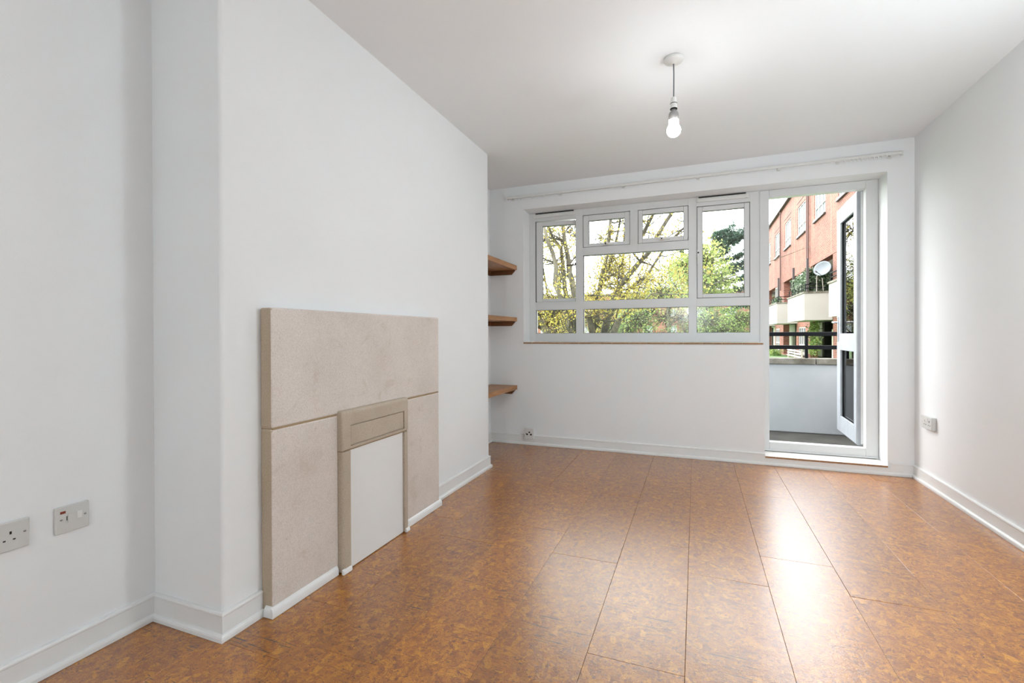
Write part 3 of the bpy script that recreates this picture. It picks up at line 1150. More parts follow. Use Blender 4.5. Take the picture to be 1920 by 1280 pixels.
# ------------------------------------------------------------------ curtain track
CT = empty('curtain_track', (-0.15, YD, 2.385), label='long white curtain track over the window and door', cat='curtain rail')
xa, xb = -1.700, 1.405
za, zb = 2.372, 2.394
g = G()
g.box(xa, xb, YD - 0.052, YD - 0.034, za + 0.003, zb - 0.002)
g.box(xa, xb, YD - 0.054, YD - 0.032, zb - 0.002, zb)
offset_parent(g.build('track', 'plastic'), CT)
for x in (-1.66, -1.18, -0.60, 0.02, 0.62, 1.02, 1.35):
    g = G().box(x - 0.010, x + 0.010, YD - 0.034, YD, za + 0.004, zb - 0.002).box(x - 0.012, x + 0.012, YD - 0.004, YD, za - 0.008, zb + 0.008)
    g.box(x - 0.008, x + 0.008, YD - 0.054, YD - 0.030, za - 0.005, za + 0.001)
    offset_parent(g.build('bracket', 'plastic'), CT)
for x in (xa - 0.012, xb):
    offset_parent(G().box(x, x + 0.012, YD - 0.055, YD - 0.030, za - 0.005, zb + 0.002).build('end_stop', 'plastic', bevel=0.001), CT)
glide = None
for x in [-1.63, -1.60, -1.57, -1.45, -1.44, -1.35, -1.33] + [1.06 + 0.026 * k for k in range(12)]:
    if glide is None:
        g = G().box(-0.004, 0.004, -0.009, 0.0, -0.014, 0.0).box(-0.0015, 0.0015, -0.007, -0.003, -0.020, -0.014)
        glide = g.build('glider', 'plastic', CT)
        c = glide
    else:
        c = glide.copy()
        COL.objects.link(c)
    c.parent = CT
    c.location = (x + 0.15, -0.043, za - 2.385 + 0.004)

# ------------------------------------------------------------------ sockets on the left wall


def plate_x(name, sx, y0, y1, za, zb, thick, loc, label, cat, group=None):
    """an accessory plate on a wall whose face is x = sx (thick > 0 grows towards +x)"""
    root = empty(name, loc, label=label, cat=cat, group=group)
    a, b = sorted((sx, sx + thick))
    offset_parent(G().box(a, b, y0, y1, za, zb).build('face_plate', 'plate', bevel=0.0035, seg=3), root)
    return root


def bits_x(root, x, items):
    for nm, mat, y0, y1, za, zb, d in items:
        a, b = sorted((x - (0.0008 if d > 0 else -0.0008), x + d))
        o = G().box(a, b, y0, y1, za, zb).build(nm, mat, bevel=0.0006 if mat == 'plastic' else 0)
        offset_parent(o, root)


def screw_x(root, x, y, z, s=1, mat='steel'):
    g = G().lathe((x, y, z), [(0.0036, 0), (0.0036, 0.0006 * s), (0.002, 0.0010 * s)], 14, axis='x')
    o = offset_parent(g.build('screw', mat), root)
    q = G().box(*sorted((x + 0.0009 * s, x + 0.0013 * s)), y - 0.003, y + 0.003, z - 0.0005, z + 0.0005).build('slot', 'hole')
    q.parent = o


F = XL + 0.0095
DS = plate_x('double_socket', XL, 0.664, 0.810, 0.425, 0.512, 0.0095, (XL, 0.737, 0.425), 'white double wall socket cut by the left edge of the picture', 'socket')
for dy in (0.0, -0.062):
    bits_x(DS, F, [('pin_hole', 'hole', 0.7635 + dy, 0.7685 + dy, 0.4745, 0.4830, 0.0006),
                   ('pin_hole', 'hole', 0.7490 + dy, 0.7550 + dy, 0.4560, 0.4600, 0.0006),
                   ('pin_hole', 'hole', 0.7710 + dy, 0.7770 + dy, 0.4560, 0.4600, 0.0006)])
bits_x(DS, F, [('rocker_switch', 'plastic', 0.729, 0.742, 0.474, 0.497, 0.003), ('rocker_switch', 'plastic', 0.714, 0.727, 0.474, 0.497, 0.003)])
screw_x(DS, F, 0.798, 0.473)
screw_x(DS, F, 0.676, 0.473)
FSP = plate_x('fused_spur', XL, 0.871, 0.9615, 0.4265, 0.5135, 0.0095, (XL, 0.916, 0.4265), 'white fused switch plate with a small red neon', 'switch')
bits_x(FSP, F, [('neon_indicator', 'red_lamp', 0.8835, 0.8975, 0.4905, 0.4985, 0.0008),
                ('fuse_carrier', 'plate', 0.9035, 0.9180, 0.4580, 0.4870, 0.0012),
                ('fuse_slot', 'hole', 0.9000, 0.9018, 0.4660, 0.4800, 0.0009),
                ('rocker_switch', 'plastic', 0.9270, 0.9405, 0.4640, 0.4880, 0.0032)])
screw_x(FSP, F, 0.8860, 0.4720)
screw_x(FSP, F, 0.9500, 0.4720)
F2 = XR - 0.026
RS = plate_x('double_socket', XR, 3.980, 4.138, 0.402, 0.490, -0.026, (XR, 4.06, 0.402), 'white surface mounted double socket low on the right wall', 'socket')
for dy in (0.0, 0.062):
    bits_x(RS, F2, [('pin_hole', 'hole', 4.012 + dy, 4.020 + dy, 0.452, 0.464, -0.0006),
                    ('pin_hole', 'hole', 3.999 + dy, 4.008 + dy, 0.430, 0.435, -0.0006),
                    ('pin_hole', 'hole', 4.024 + dy, 4.033 + dy, 0.430, 0.435, -0.0006)])
bits_x(RS, F2, [('rocker_switch', 'plastic', 4.040, 4.052, 0.455, 0.478, -0.003), ('rocker_switch', 'plastic', 4.060, 4.072, 0.455, 0.478, -0.003)])

# aerial outlet box over the skirting of the window wall
AO = empty('aerial_outlet', (-1.49, YD, 0.06), label='small white outlet box on the skirting under the window', cat='socket')
yb = YD - 0.040
offset_parent(G().box(-1.533, -1.447, yb, YD - 0.0005, 0.062, 0.160).build('back_box', 'plastic', bevel=0.003), AO)
offset_parent(G().box(-1.535, -1.445, yb - 0.006, yb, 0.060, 0.162).build('face_plate', 'plastic', bevel=0.002), AO)
for cx, cz, rr in ((-1.486, 0.126, 0.008), (-1.470, 0.106, 0.009), (-1.508, 0.106, 0.008), (-1.517, 0.110, 0.005)):
    offset_parent(G().lathe((cx, yb - 0.0075, cz), [(rr, 0), (rr, 0.003)], 14, axis='y').build('aerial_port', 'hole'), AO)

# ------------------------------------------------------------------ balcony
G().box(-2.6, 2.1, YO, 6.05, -0.20, 0.0).build('floor_balcony', 'balcony_floor', kind='structure', label='dark damp balcony floor outside the door')
BP = empty('balcony_parapet', (-0.3, 5.88, 0), label='white rendered balcony wall with a weathered concrete coping', cat='parapet')
offset_parent(G().box(-2.6, 2.1, 5.82, 5.98, 0.0005, 0.733).build('parapet_wall', 'parapet', bevel=0.01), BP)
offset_parent(G().box(1.98, 2.1, YO + 0.001, 5.82, 0.0005, 0.733).build('parapet_wall', 'parapet'), BP)
x = -2.62
for wd in (0.95, 0.95, 0.95, 0.95, 0.93):
    offset_parent(G().box(x + 0.003, x + wd - 0.003, 5.795, 6.01, 0.734, 0.796).build('coping_stone', 'coping', bevel=0.006), BP)
    x += wd
BR = empty('balcony_railing', (-0.3, 5.90, 0.796), label='black painted two bar railing on the balcony wall', cat='railing')
yr = 5.88
for nm, za, zb in (('top_rail', 1.034, 1.078), ('lower_rail', 0.892, 0.934)):
    offset_parent(G().box(-2.6, 2.08, yr, yr + 0.045, za, zb).build(nm, 'rail_black', bevel=0.006), BR)
for x in (-2.4, -1.2, -0.04, 1.112, 2.04):
    offset_parent(G().box(x - 0.014, x + 0.014, yr + 0.008, yr + 0.036, 0.797, 1.034).build('railing_post', 'rail_black'), BR)
# the block above and beside this flat, outside
g = G().box(-6.0, 2.3, YO - 0.35, YO - 0.002, 2.71, 8.8).box(-6.0, XL - 0.21, YO - 0.35, YO - 0.002, -0.35, 2.71)
g.box(XR + 0.21, 2.3, YO - 0.35, YO - 0.002, -0.35, 2.71)
g.build('wall_outside', 'brick', kind='structure', label='outer brick face of this block above the flat')
G().box(-60, 60, YO, 120, -0.8, -0.35).build('ground', 'ground', kind='structure', label='communal lawn between the brick blocks')

# ------------------------------------------------------------------ brick wing on the right
XFc = 5.5
BW = empty('brick_block', (XFc, 30, -0.35), label='long red brick block of flats seen through the open door', cat='building')


def bw(g, name, mats, **k):
    return offset_parent(g.build(name, mats, **k), BW)


wins_top = [(21.0 + 4.2 * k, 23.1 + 4.2 * k, 6.64, 8.28) for k in range(-3, 9)]
rec_hi = [(16.0 + 7.95 * k - 0.0, 20.0 + 7.95 * k + 0.2, 2.0, 4.47) for k in range(-1, 5)]
win_mid = [(a, b, 2.95, 4.42) for (a, b, c, d) in wins_top if not any(r_[0] - .3 < (a + b) / 2 < r_[1] + .3 for r_ in rec_hi)]
rec_lo = [(r_[0], r_[1] + 0.2, -0.3, 1.72) for r_ in rec_hi]
win_lo = [(a, b - 0.2, -0.05, 1.42) for (a, b, c, d) in win_mid]
g = G()
holes(g, 'x', XFc, XFc + 0.35, 8.0, 56.0, -0.35, 9.42, wins_top + rec_hi + win_mid + rec_lo + win_lo)
bw(g, 'facade', 'brick')
bw(G().box(XFc - 0.18, XFc + 6, 7.9, 56.1, 9.42, 9.56), 'roof_edge', 'darkpost')
bw(G().box(XFc + 0.35, XFc + 6, 8.0, 56.0, 4.50, 4.62).box(XFc + 0.35, XFc + 6, 8.0, 56.0, 1.72, 1.95).box(XFc + 2.0, XFc + 2.2, 8.0, 56.0, -0.35, 9.4), 'inner_walls', 'soffit')
bw(G().box(XFc - 0.012, XFc, 8.0, 56.0, 4.475, 4.60), 'lintel_band', 'brick')
for (a, b, c, d) in rec_hi:
    bw(G().box(XFc + 1.3, XFc + 1.4, a, b, 2.0, 4.5), 'recess_wall', 'brick')
    w_ = bw(G().box(XFc + 1.26, XFc + 1.30, a + .5, a + 1.4, 2.0, 4.0), 'flat_door', 'door_dark')
for (a, b, c, d) in rec_lo:
    bw(G().box(XFc + 1.3, XFc + 1.4, a, b, -0.3, 1.72), 'recess_wall', 'palegreen')
    bw(G().box(XFc + 1.2, XFc + 1.29, b - 1.9, b - 0.6, -0.3, 1.6), 'flat_door', 'door_dark')
    bw(G().box(XFc + 0.3, XFc + 0.36, a + 0.2, a + 1.5, -0.3, 1.25), 'side_panel', 'palegreen')


def far_window(y0, y1, za, zb, nx=3, tr=0.32, parent=None, X=XFc, axis='x'):
    t = 0.07
    hs_ = []
    w_ = (y1 - y0 - t) / nx
    for k in range(nx):
        a, b = y0 + t + w_ * k, y0 + w_ * (k + 1)
        zc = za + (zb - za) * tr
        hs_.append((a, b, za + t, zc - t / 2))
        hs_.append((a, b, zc + t / 2, zb - t))
    g = G()
    if axis == 'x':
        holes(g, 'x', X + 0.03, X + 0.10, y0, y1, za, zb, hs_)
        g.box(X - 0.06, X + 0.10, y0 - 0.05, y1 + 0.05, za - 0.07, za)
    else:
        holes(g, 'y', X - 0.04, X + 0.03, y0, y1, za, zb, hs_)
        g.box(y0 - 0.05, y1 + 0.05, X - 0.10, X + 0.03, za - 0.09, za)
    w = offset_parent(g.build('window', 'render'), parent)
    g = G()
    if axis == 'x':
        g.box(X + 0.065, X + 0.07, y0, y1, za, zb)
    else:
        g.box(y0, y1, X - 0.01, X - 0.005, za, zb)
    g.build('pane', 'farglass').parent = w
    return w


for (a, b, c, d) in wins_top + win_mid + win_lo:
    far_window(a, b, c, d, parent=BW)
    bw(G().box(XFc - 0.09, XFc, a - 0.08, b + 0.08, c - 0.14, c - 0.075), 'window_sill', 'darkpost')
for (a, b, c, d) in wins_top:
    bw(G().box(XFc - 0.02, XFc, a - 0.15, b + 0.15, d + 0.24, d + 0.27), 'lintel_line', 'pipe')
for y in (28.35, 28.65, 36.95, 20.2, 45.0):
    bw(G().tube([(XFc - 0.08, y, 1.9 if y > 40 else 4.0), (XFc - 0.08, y, 9.4)], 0.04, 8), 'drainpipe', 'pipe')
for y in (32.4, 40.7, 24.2):
    bw(G().box(XFc - 0.004, XFc, y, y + 0.03, 4.6, 9.4), 'movement_joint', 'mortar')
# projecting balconies
XBc = 4.45
for k, (a, b) in enumerate(((15.9, 19.92), (24.03, 28.04), (31.5, 36.0), (39.9, 44.4))):
    P_ = bw(G().box(XBc, XBc + 0.14, a, b, 1.65, 2.83).box(XBc + .14, XFc - 0.001, a, a + 0.14, 1.65, 2.83).box(XBc + .14, XFc - 0.001, b - .14, b, 1.65, 2.83).box(XBc + .14, XFc - 0.001, a + .14, b - .14, 1.65, 1.85), 'balcony', 'render')
    c_ = G().box(XBc - 0.04, XBc + 0.18, a - 0.04, b + 0.04, 2.83, 2.90).box(XBc + .18, XFc - 0.001, a - 0.04, a + 0.18, 2.83, 2.90).build('coping', 'coping')
    c_.parent = P_
    g = G()
    for z in (3.06, 3.22):
        g.tube([(XBc + 0.06, b, z), (XBc + 0.06, a + 0.06, z), (XFc, a + 0.06, z)], 0.018, 6)
    for y in [a + 0.06 + q * (b - a - .1) / 5 for q in range(6)]:
        g.tube([(XBc + 0.06, y, 2.9), (XBc + 0.06, y, 3.22)], 0.016, 6)
    r_ = g.build('railing', 'rail_black')
    r_.parent = P_
for y in (19.2, 23.6 + 0.5, 27.3, 31.9):
    bw(G().box(XBc + 0.10, XBc + 0.19, y, y + 0.09, 2.92, 4.36), 'screen_post', 'darkpost')

# satellite dish on the nearer balcony
SDh = empty('satellite_dish', (4.95, 23.75, 2.9), label='grey satellite dish fixed to the balcony railing opposite', cat='satellite dish')
dc = Vector((5.03, 23.6, 3.84))
dn = Vector((-0.62, -0.72, 0.30)).normalized()
du = dn.cross(Vector((0, 0, 1))).normalized()
dv = du.cross(dn)
v = []
f = []
seg, rings = 28, 6
for i in range(rings + 1):
    rr = i / rings
    for k in range(seg):
        a = 2 * math.pi * k / seg
        v.append(dc + du * (0.36 * rr * math.cos(a)) + dv * (0.33 * rr * math.sin(a)) - dn * (0.09 * (1 - rr * rr)))
for i in range(rings):
    for k in range(seg):
        a, b = i * seg + k, i * seg + (k + 1) % seg
        f.append((a, b, b + seg, a + seg))
n0 = len(v)
v += [q - dn * 0.012 for q in v]
f += [tuple(n0 + i for i in q[::-1]) for q in f]
f += [(rings * seg + k, rings * seg + (k + 1) % seg, n0 + rings * seg + (k + 1) % seg, n0 + rings * seg + k) for k in range(seg)]
offset_parent(G().add(v, f).build('reflector', 'dish', smooth=True), SDh)
tip = dc + dn * 0.42 - dv * 0.30
offset_parent(G().tube([dc - dv * 0.30, tip], 0.013, 8).build('feed_arm', 'dish'), SDh)
offset_parent(G().tube([tip, tip - dn * 0.09], [0.035, 0.028], 12).build('receiver', 'darkpost'), SDh)
offset_parent(G().tube([(4.93, 24.09, 2.9), (4.93, 24.09, 3.55), dc - dn * 0.10 - dv * .05], 0.022, 8).tube([(5.18, 24.09, 2.9), (5.10, 23.9, 3.45)], 0.018, 8).build('bracket', 'render'), SDh)


# ------------------------------------------------------------------ foliage helpers
def leaf_cloud(g, pts, size, spread, n, flat=1.0):
    """n small two-triangle leaves scattered around each of pts"""
    rnd = random.random
    for p in pts:
        for _ in range(n):
            c = Vector((p[0] + random.gauss(0, spread), p[1] + random.gauss(0, spread), p[2] + random.gauss(0, spread * flat)))
            s = size * random.uniform(0.6, 1.3)
            a = Vector((rnd() - .5, rnd() - .5, rnd() - .5)).normalized() * s
            b = Vector((rnd() - .5, rnd() - .5, rnd() - .5)).normalized() * s * 0.7
            g.add([c - a, c + b, c + a, c - b], [(0, 1, 2, 3)])


def twigs_from(path, r0, n, length, depth, out, tips, updir=0.4):
    path = [Vector(p) for p in path]
    for _ in range(n):
        i = random.randrange(len(path) - 1)
        t = random.random()
        p = path[i].lerp(path[i + 1], t)
        d = Vector((random.gauss(0, 1), random.gauss(0, 0.8), random.gauss(updir, 0.7))).normalized()
        L_ = length * random.uniform(0.5, 1.3)
        q = [p]
        cur = p
        for s in range(4):
            d = (d + Vector((random.gauss(0, .25), random.gauss(0, .25), random.gauss(0.08, .2)))).normalized()
            cur = cur + d * L_ / 4
            q.append(cur)
        out.append((q, r0))
        tips.append(q[-1])
        tips.append(q[-2])
        if depth > 0:
            twigs_from(q, r0 * 0.55, 3, length * 0.55, depth - 1, out, tips, updir)


def limb_tree(name, label, limbs, base, radii, leafmat, zone, ntw, group=None, leaf_n=6, lsize=0.030):
    root = empty(name, base, label=label, cat='tree', group=group)
    out, tips = [], []
    gt = None
    low = []
    for k, pts in limbs.items():
        r0 = radii[k]
        n = len(pts)
        pts2 = sorted(pts, key=lambda q: -q[2]) if False else list(pts)
        if pts2[0][2] > pts2[-1][2]:
            pts2 = pts2[::-1]
        rad = [r0 * (1.0 - 0.55 * i / (n - 1)) for i in range(n)]
        g = G().tube(pts2, rad, 8)
        o = g.build('limb', 'bark', smooth=True)
        offset_parent(o, root)
        twigs_from(pts2, r0 * 0.28, ntw, 1.0, 2, out, tips)
        low.append(pts2[0])
        # carry the limbs on upwards out of view
        top = Vector(pts2[-1])
        d = (Vector(pts2[-1]) - Vector(pts2[-2])).normalized() + Vector((0, 0, 0.4))
        ext = [top, top + d * 1.2, top + d * 2.3 + Vector((random.gauss(0, .3), 0, 0))]
        o = G().tube(ext, [rad[-1], rad[-1] * .7, rad[-1] * .3], 6).build('limb', 'bark', smooth=True)
        offset_parent(o, root)
        twigs_from(ext, r0 * 0.25, ntw // 2, 1.0, 2, out, tips)
    b = Vector(base)
    crotch = b + Vector((0, 0, 0.75))
    g = G().tube([b, b + Vector((0, 0, .4)), crotch], [0.30, 0.24, 0.20], 12)
    for q in low:
        q = Vector(q)
        if q.z < 1.6:
            g.tube([crotch - Vector((0, 0, .2)), q], [0.12, 0.07], 8)
    offset_parent(g.build('trunk', 'bark', smooth=True), root)
    g = G()
    for q, r_ in out:
        if q[-1].x > 0.9 or q[0].x > 0.9:
            continue
        g.tube(q, [r_, r_ * .8, r_ * .6, r_ * .45, r_ * .3], 4)
    offset_parent(g.build('twigs', 'twig', kind='stuff', fix=False), root)
    g = G()
    sel = []
    for t in tips:
        z = t.z
        pr_ = 0.72 if z < zone else max(0.42, 0.72 - (z - zone) * 0.3)
        if t.x > 0.45:
            pr_ = 0
        if random.random() < pr_:
            sel.append(t)
    leaf_cloud(g, sel, lsize, 0.085, leaf_n)
    offset_parent(g.build('foliage', leafmat, kind='stuff', fix=False), root)
    return root


LA = {
    'L1': [(-3.46, 11.0, 3.81), (-3.34, 11.0, 3.31), (-3.22, 11.0, 3.04), (-3.13, 11.0, 2.69), (-3.16, 11.0, 2.28), (-3.01, 11.0, 1.93), (-2.91, 11.0, 1.53), (-2.71, 11.0, 0.89)],
    'L0': [(-3.92, 11.0, 1.94), (-3.67, 11.0, 1.53), (-3.35, 11.0, 1.12), (-3.11, 11.0, 0.76)],
    'L1b': [(-3.45, 11.5, 1.76), (-3.37, 11.5, 1.42), (-3.29, 11.5, 1.12), (-3.15, 11.5, 0.75)],
    'L2': [(-3.59, 11.6, 4.02), (-3.39, 11.6, 3.52), (-3.17, 11.6, 3.22), (-3.12, 11.6, 2.77), (-3.08, 11.6, 2.24), (-2.98, 11.6, 1.69), (-2.86, 11.6, 0.88)],
    'L3': [(-3.08, 11.3, 4.04), (-2.99, 11.3, 3.31), (-2.91, 11.3, 2.95), (-2.88, 11.3, 2.58), (-2.82, 11.3, 2.38), (-2.72, 11.3, 1.8), (-2.69, 11.3, 0.89)],
}
MA = {
    'M1': [(-2.06, 12.5, 4.22), (-2.16, 12.5, 3.16), (-2.23, 12.5, 2.91), (-2.32, 12.5, 2.56), (-2.37, 12.5, 2.22), (-2.5, 12.5, 1.95), (-2.43, 12.5, 1.42), (-2.63, 12.5, 0.87)],
    'M2': [(-1.9, 12.7, 3.83), (-2.04, 12.7, 3.21), (-2.21, 12.7, 2.75), (-2.35, 12.7, 2.51)],
    'M3': [(-0.51, 12.2, 4.07), (-0.91, 12.2, 3.45), (-1.08, 12.2, 3.09), (-1.3, 12.2, 2.87), (-1.42, 12.2, 2.74), (-1.71, 12.2, 2.4), (-1.87, 12.2, 2.18), (-1.99, 12.2, 1.91), (-2.11, 12.2, 1.49), (-2.26, 12.2, 0.87)],
    'M4': [(-1.77, 13.0, 4.03), (-1.82, 13.0, 3.24), (-1.86, 13.0, 2.75), (-1.8, 13.0, 2.59), (-1.95, 13.0, 2.31)],
    'M5': [(-0.24, 12.5, 3.72), (-0.65, 12.5, 3.35), (-1.18, 12.5, 2.52), (-1.49, 12.5, 2.32), (-1.68, 12.5, 2.12), (-1.87, 12.5, 1.91), (-2.15, 12.5, 1.43)],
    'M6': [(-0.15, 11.5, 1.97), (-0.63, 11.5, 1.97), (-0.96, 11.5, 2.01), (-1.09, 11.5, 1.88), (-1.4, 11.5, 1.65), (-1.72, 11.5, 1.4)],
    'M7': [(-2.51, 11.8, 1.52), (-2.08, 11.8, 1.38), (-1.65, 11.8, 1.4), (-1.56, 11.8, 1.61), (-1.38, 11.8, 1.92)],
    'M8': [(-1.23, 12.2, 3.54), (-0.97, 12.2, 4.05), (-0.78, 12.2, 4.29)],
}
limb_tree('maple_tree', 'many stemmed tree in yellow young leaf behind the left casement', LA, (-2.85, 11.3, -0.35),
          {'L1': 0.075, 'L0': 0.13, 'L1b': 0.06, 'L2': 0.07, 'L3': 0.085}, 'leaf_yellow', 2.4, 10, leaf_n=7)
limb_tree('maple_tree', 'forked tree in yellow young leaf behind the large middle pane', MA, (-2.35, 12.4, -0.35),
          {'M1': 0.085, 'M2': 0.055, 'M3': 0.095, 'M4': 0.055, 'M5': 0.055, 'M6': 0.028, 'M7': 0.028, 'M8': 0.05}, 'leaf_yellow', 2.4, 10, leaf_n=6)


def crown_tree(name, label, base, th, blobs, mat, size, n_tw, leaf_n, cat='tree', group=None, trunk_r=0.15, twig_r=0.02, tl=1.0, spread=0.2):
    root = empty(name, base, label=label, cat=cat, group=group)
    b = Vector(base)
    g = G().tube([b, b + Vector((0.05, 0, th * .5)), b + Vector((0, 0, th))], [trunk_r, trunk_r * .7, trunk_r * .4], 10)
    out, tips = [], []
    for (cx, cy, cz, rx, ry, rz) in blobs:
        c = Vector((cx, cy, cz))
        st = b + Vector((0, 0, th * 0.5))
        g.tube([st, st.lerp(c, .5) + Vector((random.gauss(0, .1), 0, .1)), c], [trunk_r * .5, trunk_r * .3, trunk_r * .15], 6)
        for _ in range(n_tw):
            d = Vector((random.gauss(0, 1), random.gauss(0, 1), random.gauss(0, 1))).normalized()
            rr = random.random() ** 0.4
            e = c + Vector((d.x * rx, d.y * ry, d.z * rz)) * rr
            s0 = c.lerp(e, 0.15)
            mid = s0.lerp(e, .5) + Vector((random.gauss(0, .08 * rx), random.gauss(0, .08 * ry), random.gauss(0, .08 * rz)))
            out.append([s0, mid, e])
            tips.append(e)
    offset_parent(g.build('trunk', 'bark', smooth=True), root)
    g = G()
    for q in out:
        g.tube(q, [twig_r, twig_r * .7, twig_r * .3], 4)
    offset_parent(g.build('twigs', 'twig', kind='stuff', fix=False), root)
    g = G()
    leaf_cloud(g, tips, size, spread, leaf_n)
    offset_parent(g.build('foliage', mat, kind='stuff', fix=False), root)


M['leaf_pale'] = m_leaf('pale_spring_leaf', (0.32, 0.24, 0.12), (0.50, 0.46, 0.17), (0.64, 0.60, 0.30))


def pushed(f, blobs):
    """the same crown carried farther off: sizes and offsets from eye height grow with the distance"""
    return [(x * f, y * f, 1.06 + (z - 1.06) * f, a * f, 0.8, c * f) for x, y, z, a, b_, c in blobs]


crown_tree('hazel_tree', 'pale yellow tree in thin leaf filling the gaps behind the left casement', (-6.1, 22, -0.35), 4.4,
           pushed(1.257, [(-5.2, 17.5, 4.6, 0.9, 0.8, 1.0), (-4.3, 17.5, 4.9, 0.9, 0.8, 0.9), (-4.8, 17.5, 3.4, 1.0, 0.8, 0.9), (-4.2, 17.5, 2.5, 0.9, 0.8, 0.6)]),
           'leaf_pale', 0.042, 60, 4, trunk_r=0.12, twig_r=0.014, spread=0.2)
crown_tree('hazel_tree', 'pale yellow tree in thin leaf behind the forked tree', (-3.0, 23, -0.35), 4.4,
           pushed(1.243, [(-3.3, 18.5, 4.8, 0.9, 0.8, 0.9), (-2.3, 18.5, 5.1, 1.0, 0.8, 0.8), (-2.9, 18.5, 3.6, 1.1, 0.8, 0.8), (-1.5, 18.5, 4.4, 0.9, 0.8, 0.7), (-1.7, 18.5, 3.1, 1.0, 0.8, 0.6)]),
           'leaf_pale', 0.042, 66, 4, trunk_r=0.12, twig_r=0.014, spread=0.2)
# fresh green tree right of centre
crown_tree('lime_tree', 'fresh light green tree behind the right casement', (0.45, 22, -0.35), 3.4,
           [(0.35, 22, 4.2, 1.0, 1.0, 0.9), (0.75, 22, 3.4, 1.0, 0.9, 0.7), (0.1, 22, 3.2, 0.8, 0.8, 0.8), (0.5, 22.4, 2.6, 1.1, 0.9, 0.5), (-0.5, 22, 3.9, 0.7, 0.8, 0.7)],
           'leaf_lime', 0.055, 130, 13, trunk_r=0.12)
crown_tree('lime_tree', 'pale green tree at the right edge of the large middle pane', (-1.3, 25, -0.35), 3.2,
           [(-0.9, 25, 4.1, 1.2, 1.0, 0.9), (-1.6, 25, 3.2, 1.4, 1.0, 0.9), (-0.6, 25, 3.0, 1.0, 1, 0.8)],
           'leaf_lime', 0.055, 120, 10, trunk_r=0.12)
# dark conifer with level boughs
CN = empty('conifer_tree', (0.9, 38, -0.35), label='dark conifer with long level boughs against the sky', cat='tree')
g = G().tube([(0.9, 38, -0.35), (0.95, 38, 4.5), (1.3, 38, 8.8)], [0.3, 0.22, 0.06], 10)
offset_parent(g.build('trunk', 'bark', smooth=True), CN)
gb = G()
pts = []
for (z, x1_, dz, dens) in ((8.55, 2.5, 0.25, 1.5), (8.2, 3.0, 0.35, 1.7), (7.85, 3.45, 0.55, 2.2), (7.45, 2.9, 0.55, 1.6), (7.0, 2.3, .2, 1.0), (6.55, 3.25, 0.35, 1.1), (5.95, 3.5, 0.35, 1.2), (5.6, 3.3, 0.3, 1.0), (4.9, 3.6, 0.45, 1.1), (4.25, 3.6, 0.35, 1.0), (3.6, 3.7, 0.4, .8), (7.7, -0.9, 0.3, 1.2), (7.0, -1.0, .2, 1.2), (6.2, -1.2, 0.2, 1), (5.4, -1.4, 0.2, 1), (2.9, 3.5, .3, .6)):
    p0 = Vector((1.0, 38, z - 0.35))
    p2 = Vector((x1_, 37.6, z + dz * 0.6))
    p1 = p0.lerp(p2, 0.5) + Vector((0, 0, -0.06))
    gb.tube([p0, p1, p2], [0.06, 0.045, 0.02], 6)
    m_ = int(60 * dens)
    for k in range(m_):
        t = random.uniform(0.12 if z > 7 else 0.35, 1.0)
        q = p0.lerp(p1, t * 2) if t < .5 else p1.lerp(p2, t * 2 - 1)
        pts.append(q + Vector((random.gauss(0, .06), random.gauss(0, .35), random.gauss(0.05, .05 + .05 * t * (2 if z > 7 else 1)))))
offset_parent(gb.build('boughs', 'bark', kind='stuff'), CN)
g = G()
leaf_cloud(g, pts, 0.075, 0.09, 16, 0.5)
offset_parent(g.build('foliage', 'needle', kind='stuff', fix=False), CN)

# undergrowth and hedge trees along the bottom of the window view
sh = [((-4.6, 17, -.35), 'leaf_olive', 2.0, 'brownish twiggy shrub tree at the far left of the window view'),
      ((-3.0, 19, -.35), 'leaf_green', 2.0, 'green shrub tree behind the left mullion'),
      ((-1.75, 16.5, -.35), 'leaf_green', 1.75, 'bushy green shrub low behind the middle pane'),
      ((-0.62, 19.6, -.35), 'leaf_olive', 1.9, 'olive twiggy shrub low behind the right of the middle pane'),
      ((0.45, 16.5, -.35), 'leaf_green', 1.55, 'green shrub low behind the right casement mullion'),
      ((-2.6, 27, -.35), 'leaf_olive', 3.3, 'tall hazy brown tree far behind the middle pane'),
      ((-6.3, 31, -.35), 'leaf_olive', 3.0, 'tall hazy brown tree far behind the left casement'),
      ((1.25, 18.4, -.35), 'leaf_green', 1.9, 'fresh green bush low behind the pane under the right casement'),
      ((2.3, 30, -.35), 'leaf_green', 2.2, 'broad green shrub in front of the distant block at right')]
for k, (b, mt_, hh, lb) in enumerate(sh):
    blobs = []
    rx = 0.85 if b[1] < 25 else 1.5
    for j in range(4):
        blobs.append((b[0] + random.uniform(-.7, .7) * rx, b[1] + random.uniform(-.3, .3), hh * random.uniform(0.45, 0.95), rx * .8, 0.7, hh * 0.28))
    crown_tree('shrub', lb, b, hh * .8, blobs, mt_, 0.032 if b[1] < 25 else 0.05, 80, 7, cat='shrub', trunk_r=0.07, twig_r=0.011 if b[1] < 25 else 0.018, spread=0.13)

# ------------------------------------------------------------------ distant block across the green
FB = empty('distant_block', (-5, 75, -0.35), label='distant brick block with white windows behind the trees', cat='building')
offset_parent(G().box(-26, 12, 75, 83, -0.35, 7.2).build('facade', 'brick'), FB)
offset_parent(G().box(-26.3, 12.3, 74.7, 83.3, 7.2, 7.45).build('roof_edge', 'coping'), FB)
for x in (-24, -20.5, -17.0, -13.5, -11.2, -7.5, -4.0, -0.5, 4.0, 6.0 + 1.6, 10.2):
    for za in (1.3, 3.78):
        far_window(x, x + 1.35, za, za + 1.05, 3, 0.42, FB, 75, 'y')

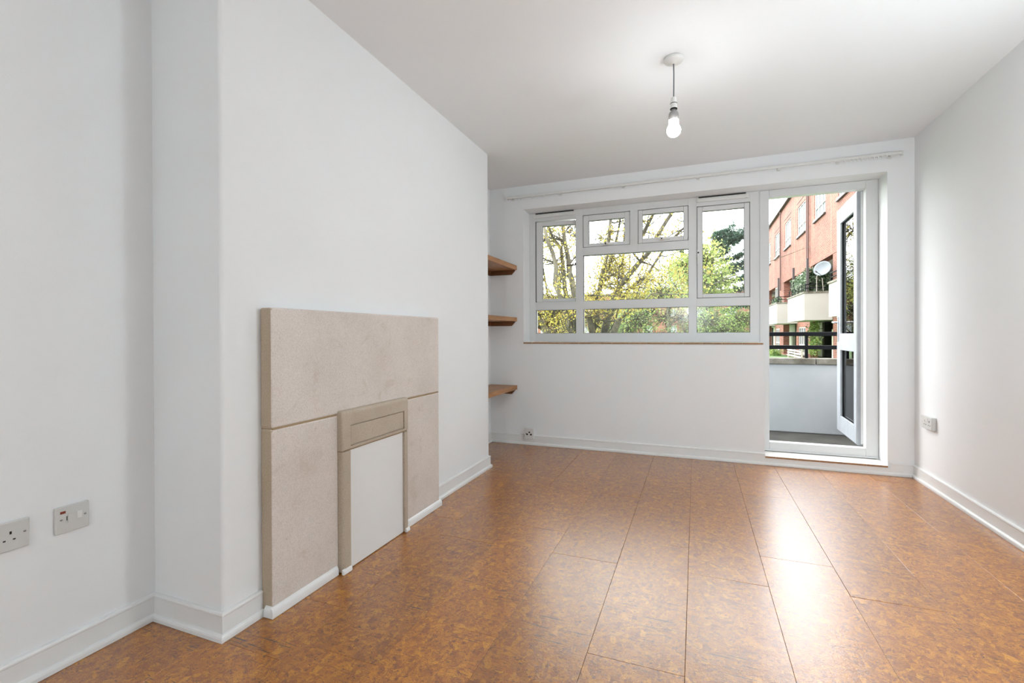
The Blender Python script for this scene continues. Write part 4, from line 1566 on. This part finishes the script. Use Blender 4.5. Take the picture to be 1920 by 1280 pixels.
# ------------------------------------------------------------------ small things seen past the balcony
g = G()
iv = empty('ivy_screen', (4.9, 26, 2.85), label='dark ivy growing along the railing of the balcony opposite', cat='plant')
pts = []
for _ in range(260):
    pts.append((4.62 + abs(random.gauss(0, .05)), random.uniform(24.2, 27.6), random.uniform(2.95, 3.75)))
for _ in range(240):
    pts.append((random.uniform(4.6, 5.45), 24.25 + random.uniform(0, .15), random.uniform(2.95, 3.9)))
leaf_cloud(g, pts, 0.06, 0.06, 9)
offset_parent(g.build('foliage', 'ivy', kind='stuff', fix=False), iv)
g = G()
for k in range(8):
    g.tube([(4.7, 24.3 + k * .42, 2.9), (4.68, 24.4 + k * .42, 3.7)], 0.012, 5)
offset_parent(g.build('stems', 'twig'), iv)
iv2 = empty('potted_plant', (4.7, 33, 2.85), label='flowering plants on the second balcony opposite', cat='plant')
g = G()
leaf_cloud(g, [(4.62, random.uniform(31.6, 34.5), random.uniform(2.92, 3.15)) for _ in range(90)], 0.06, 0.06, 7)
offset_parent(g.build('foliage', 'ivy', kind='stuff', fix=False), iv2)

cl = empty('climbing_plant', (5.45, 27.2, -0.35), label='climber with pale leaves beside the ground floor doorway', cat='plant')
g = G()
leaf_cloud(g, [(5.42 + random.uniform(-.1, .05), 26.9 + random.gauss(0, .45), random.uniform(0.0, 1.6)) for _ in range(110)], 0.06, 0.08, 8)
offset_parent(g.build('foliage', 'leaf_green', kind='stuff', fix=False), cl)
offset_parent(G().tube([(5.42, 27.2, -.35), (5.4, 27.0, .7), (5.42, 26.8, 1.6)], 0.02, 6).build('stem', 'twig'), cl)

fn = empty('slatted_fence', (5.1, 30.2, -0.35), label='low fence of pale slats in front of the ground floor window', cat='fence')
for k in range(4):
    offset_parent(G().box(5.08, 5.11, 28.3, 32.2, -0.22 + k * 0.15, -0.14 + k * 0.15).build('slat', 'slat'), fn)
for y in (28.3, 30.2, 32.15):
    offset_parent(G().box(5.11, 5.17, y, y + 0.06, -0.35, 0.36).build('fence_post', 'slat'), fn)
for k, (x, y, s, lb) in enumerate(((4.7, 34.5, .35, 'low green bush on the ground by the far balconies'), (4.4, 38.5, .5, 'green bush beside the farthest ground floor doorway'))):
    b = empty('bush', (x, y, -0.35), label=lb, cat='bush')
    g = G()
    leaf_cloud(g, [(x + random.gauss(0, s * .6), y + random.gauss(0, s), -0.35 + abs(random.gauss(0.2, .15))) for _ in range(60)], 0.06, 0.1, 10)
    offset_parent(g.build('foliage', 'leaf_green', kind='stuff', fix=False), b)
    offset_parent(G().tube([(x, y, -.35), (x, y, 0.0)], 0.03, 6).build('stem', 'twig'), b)
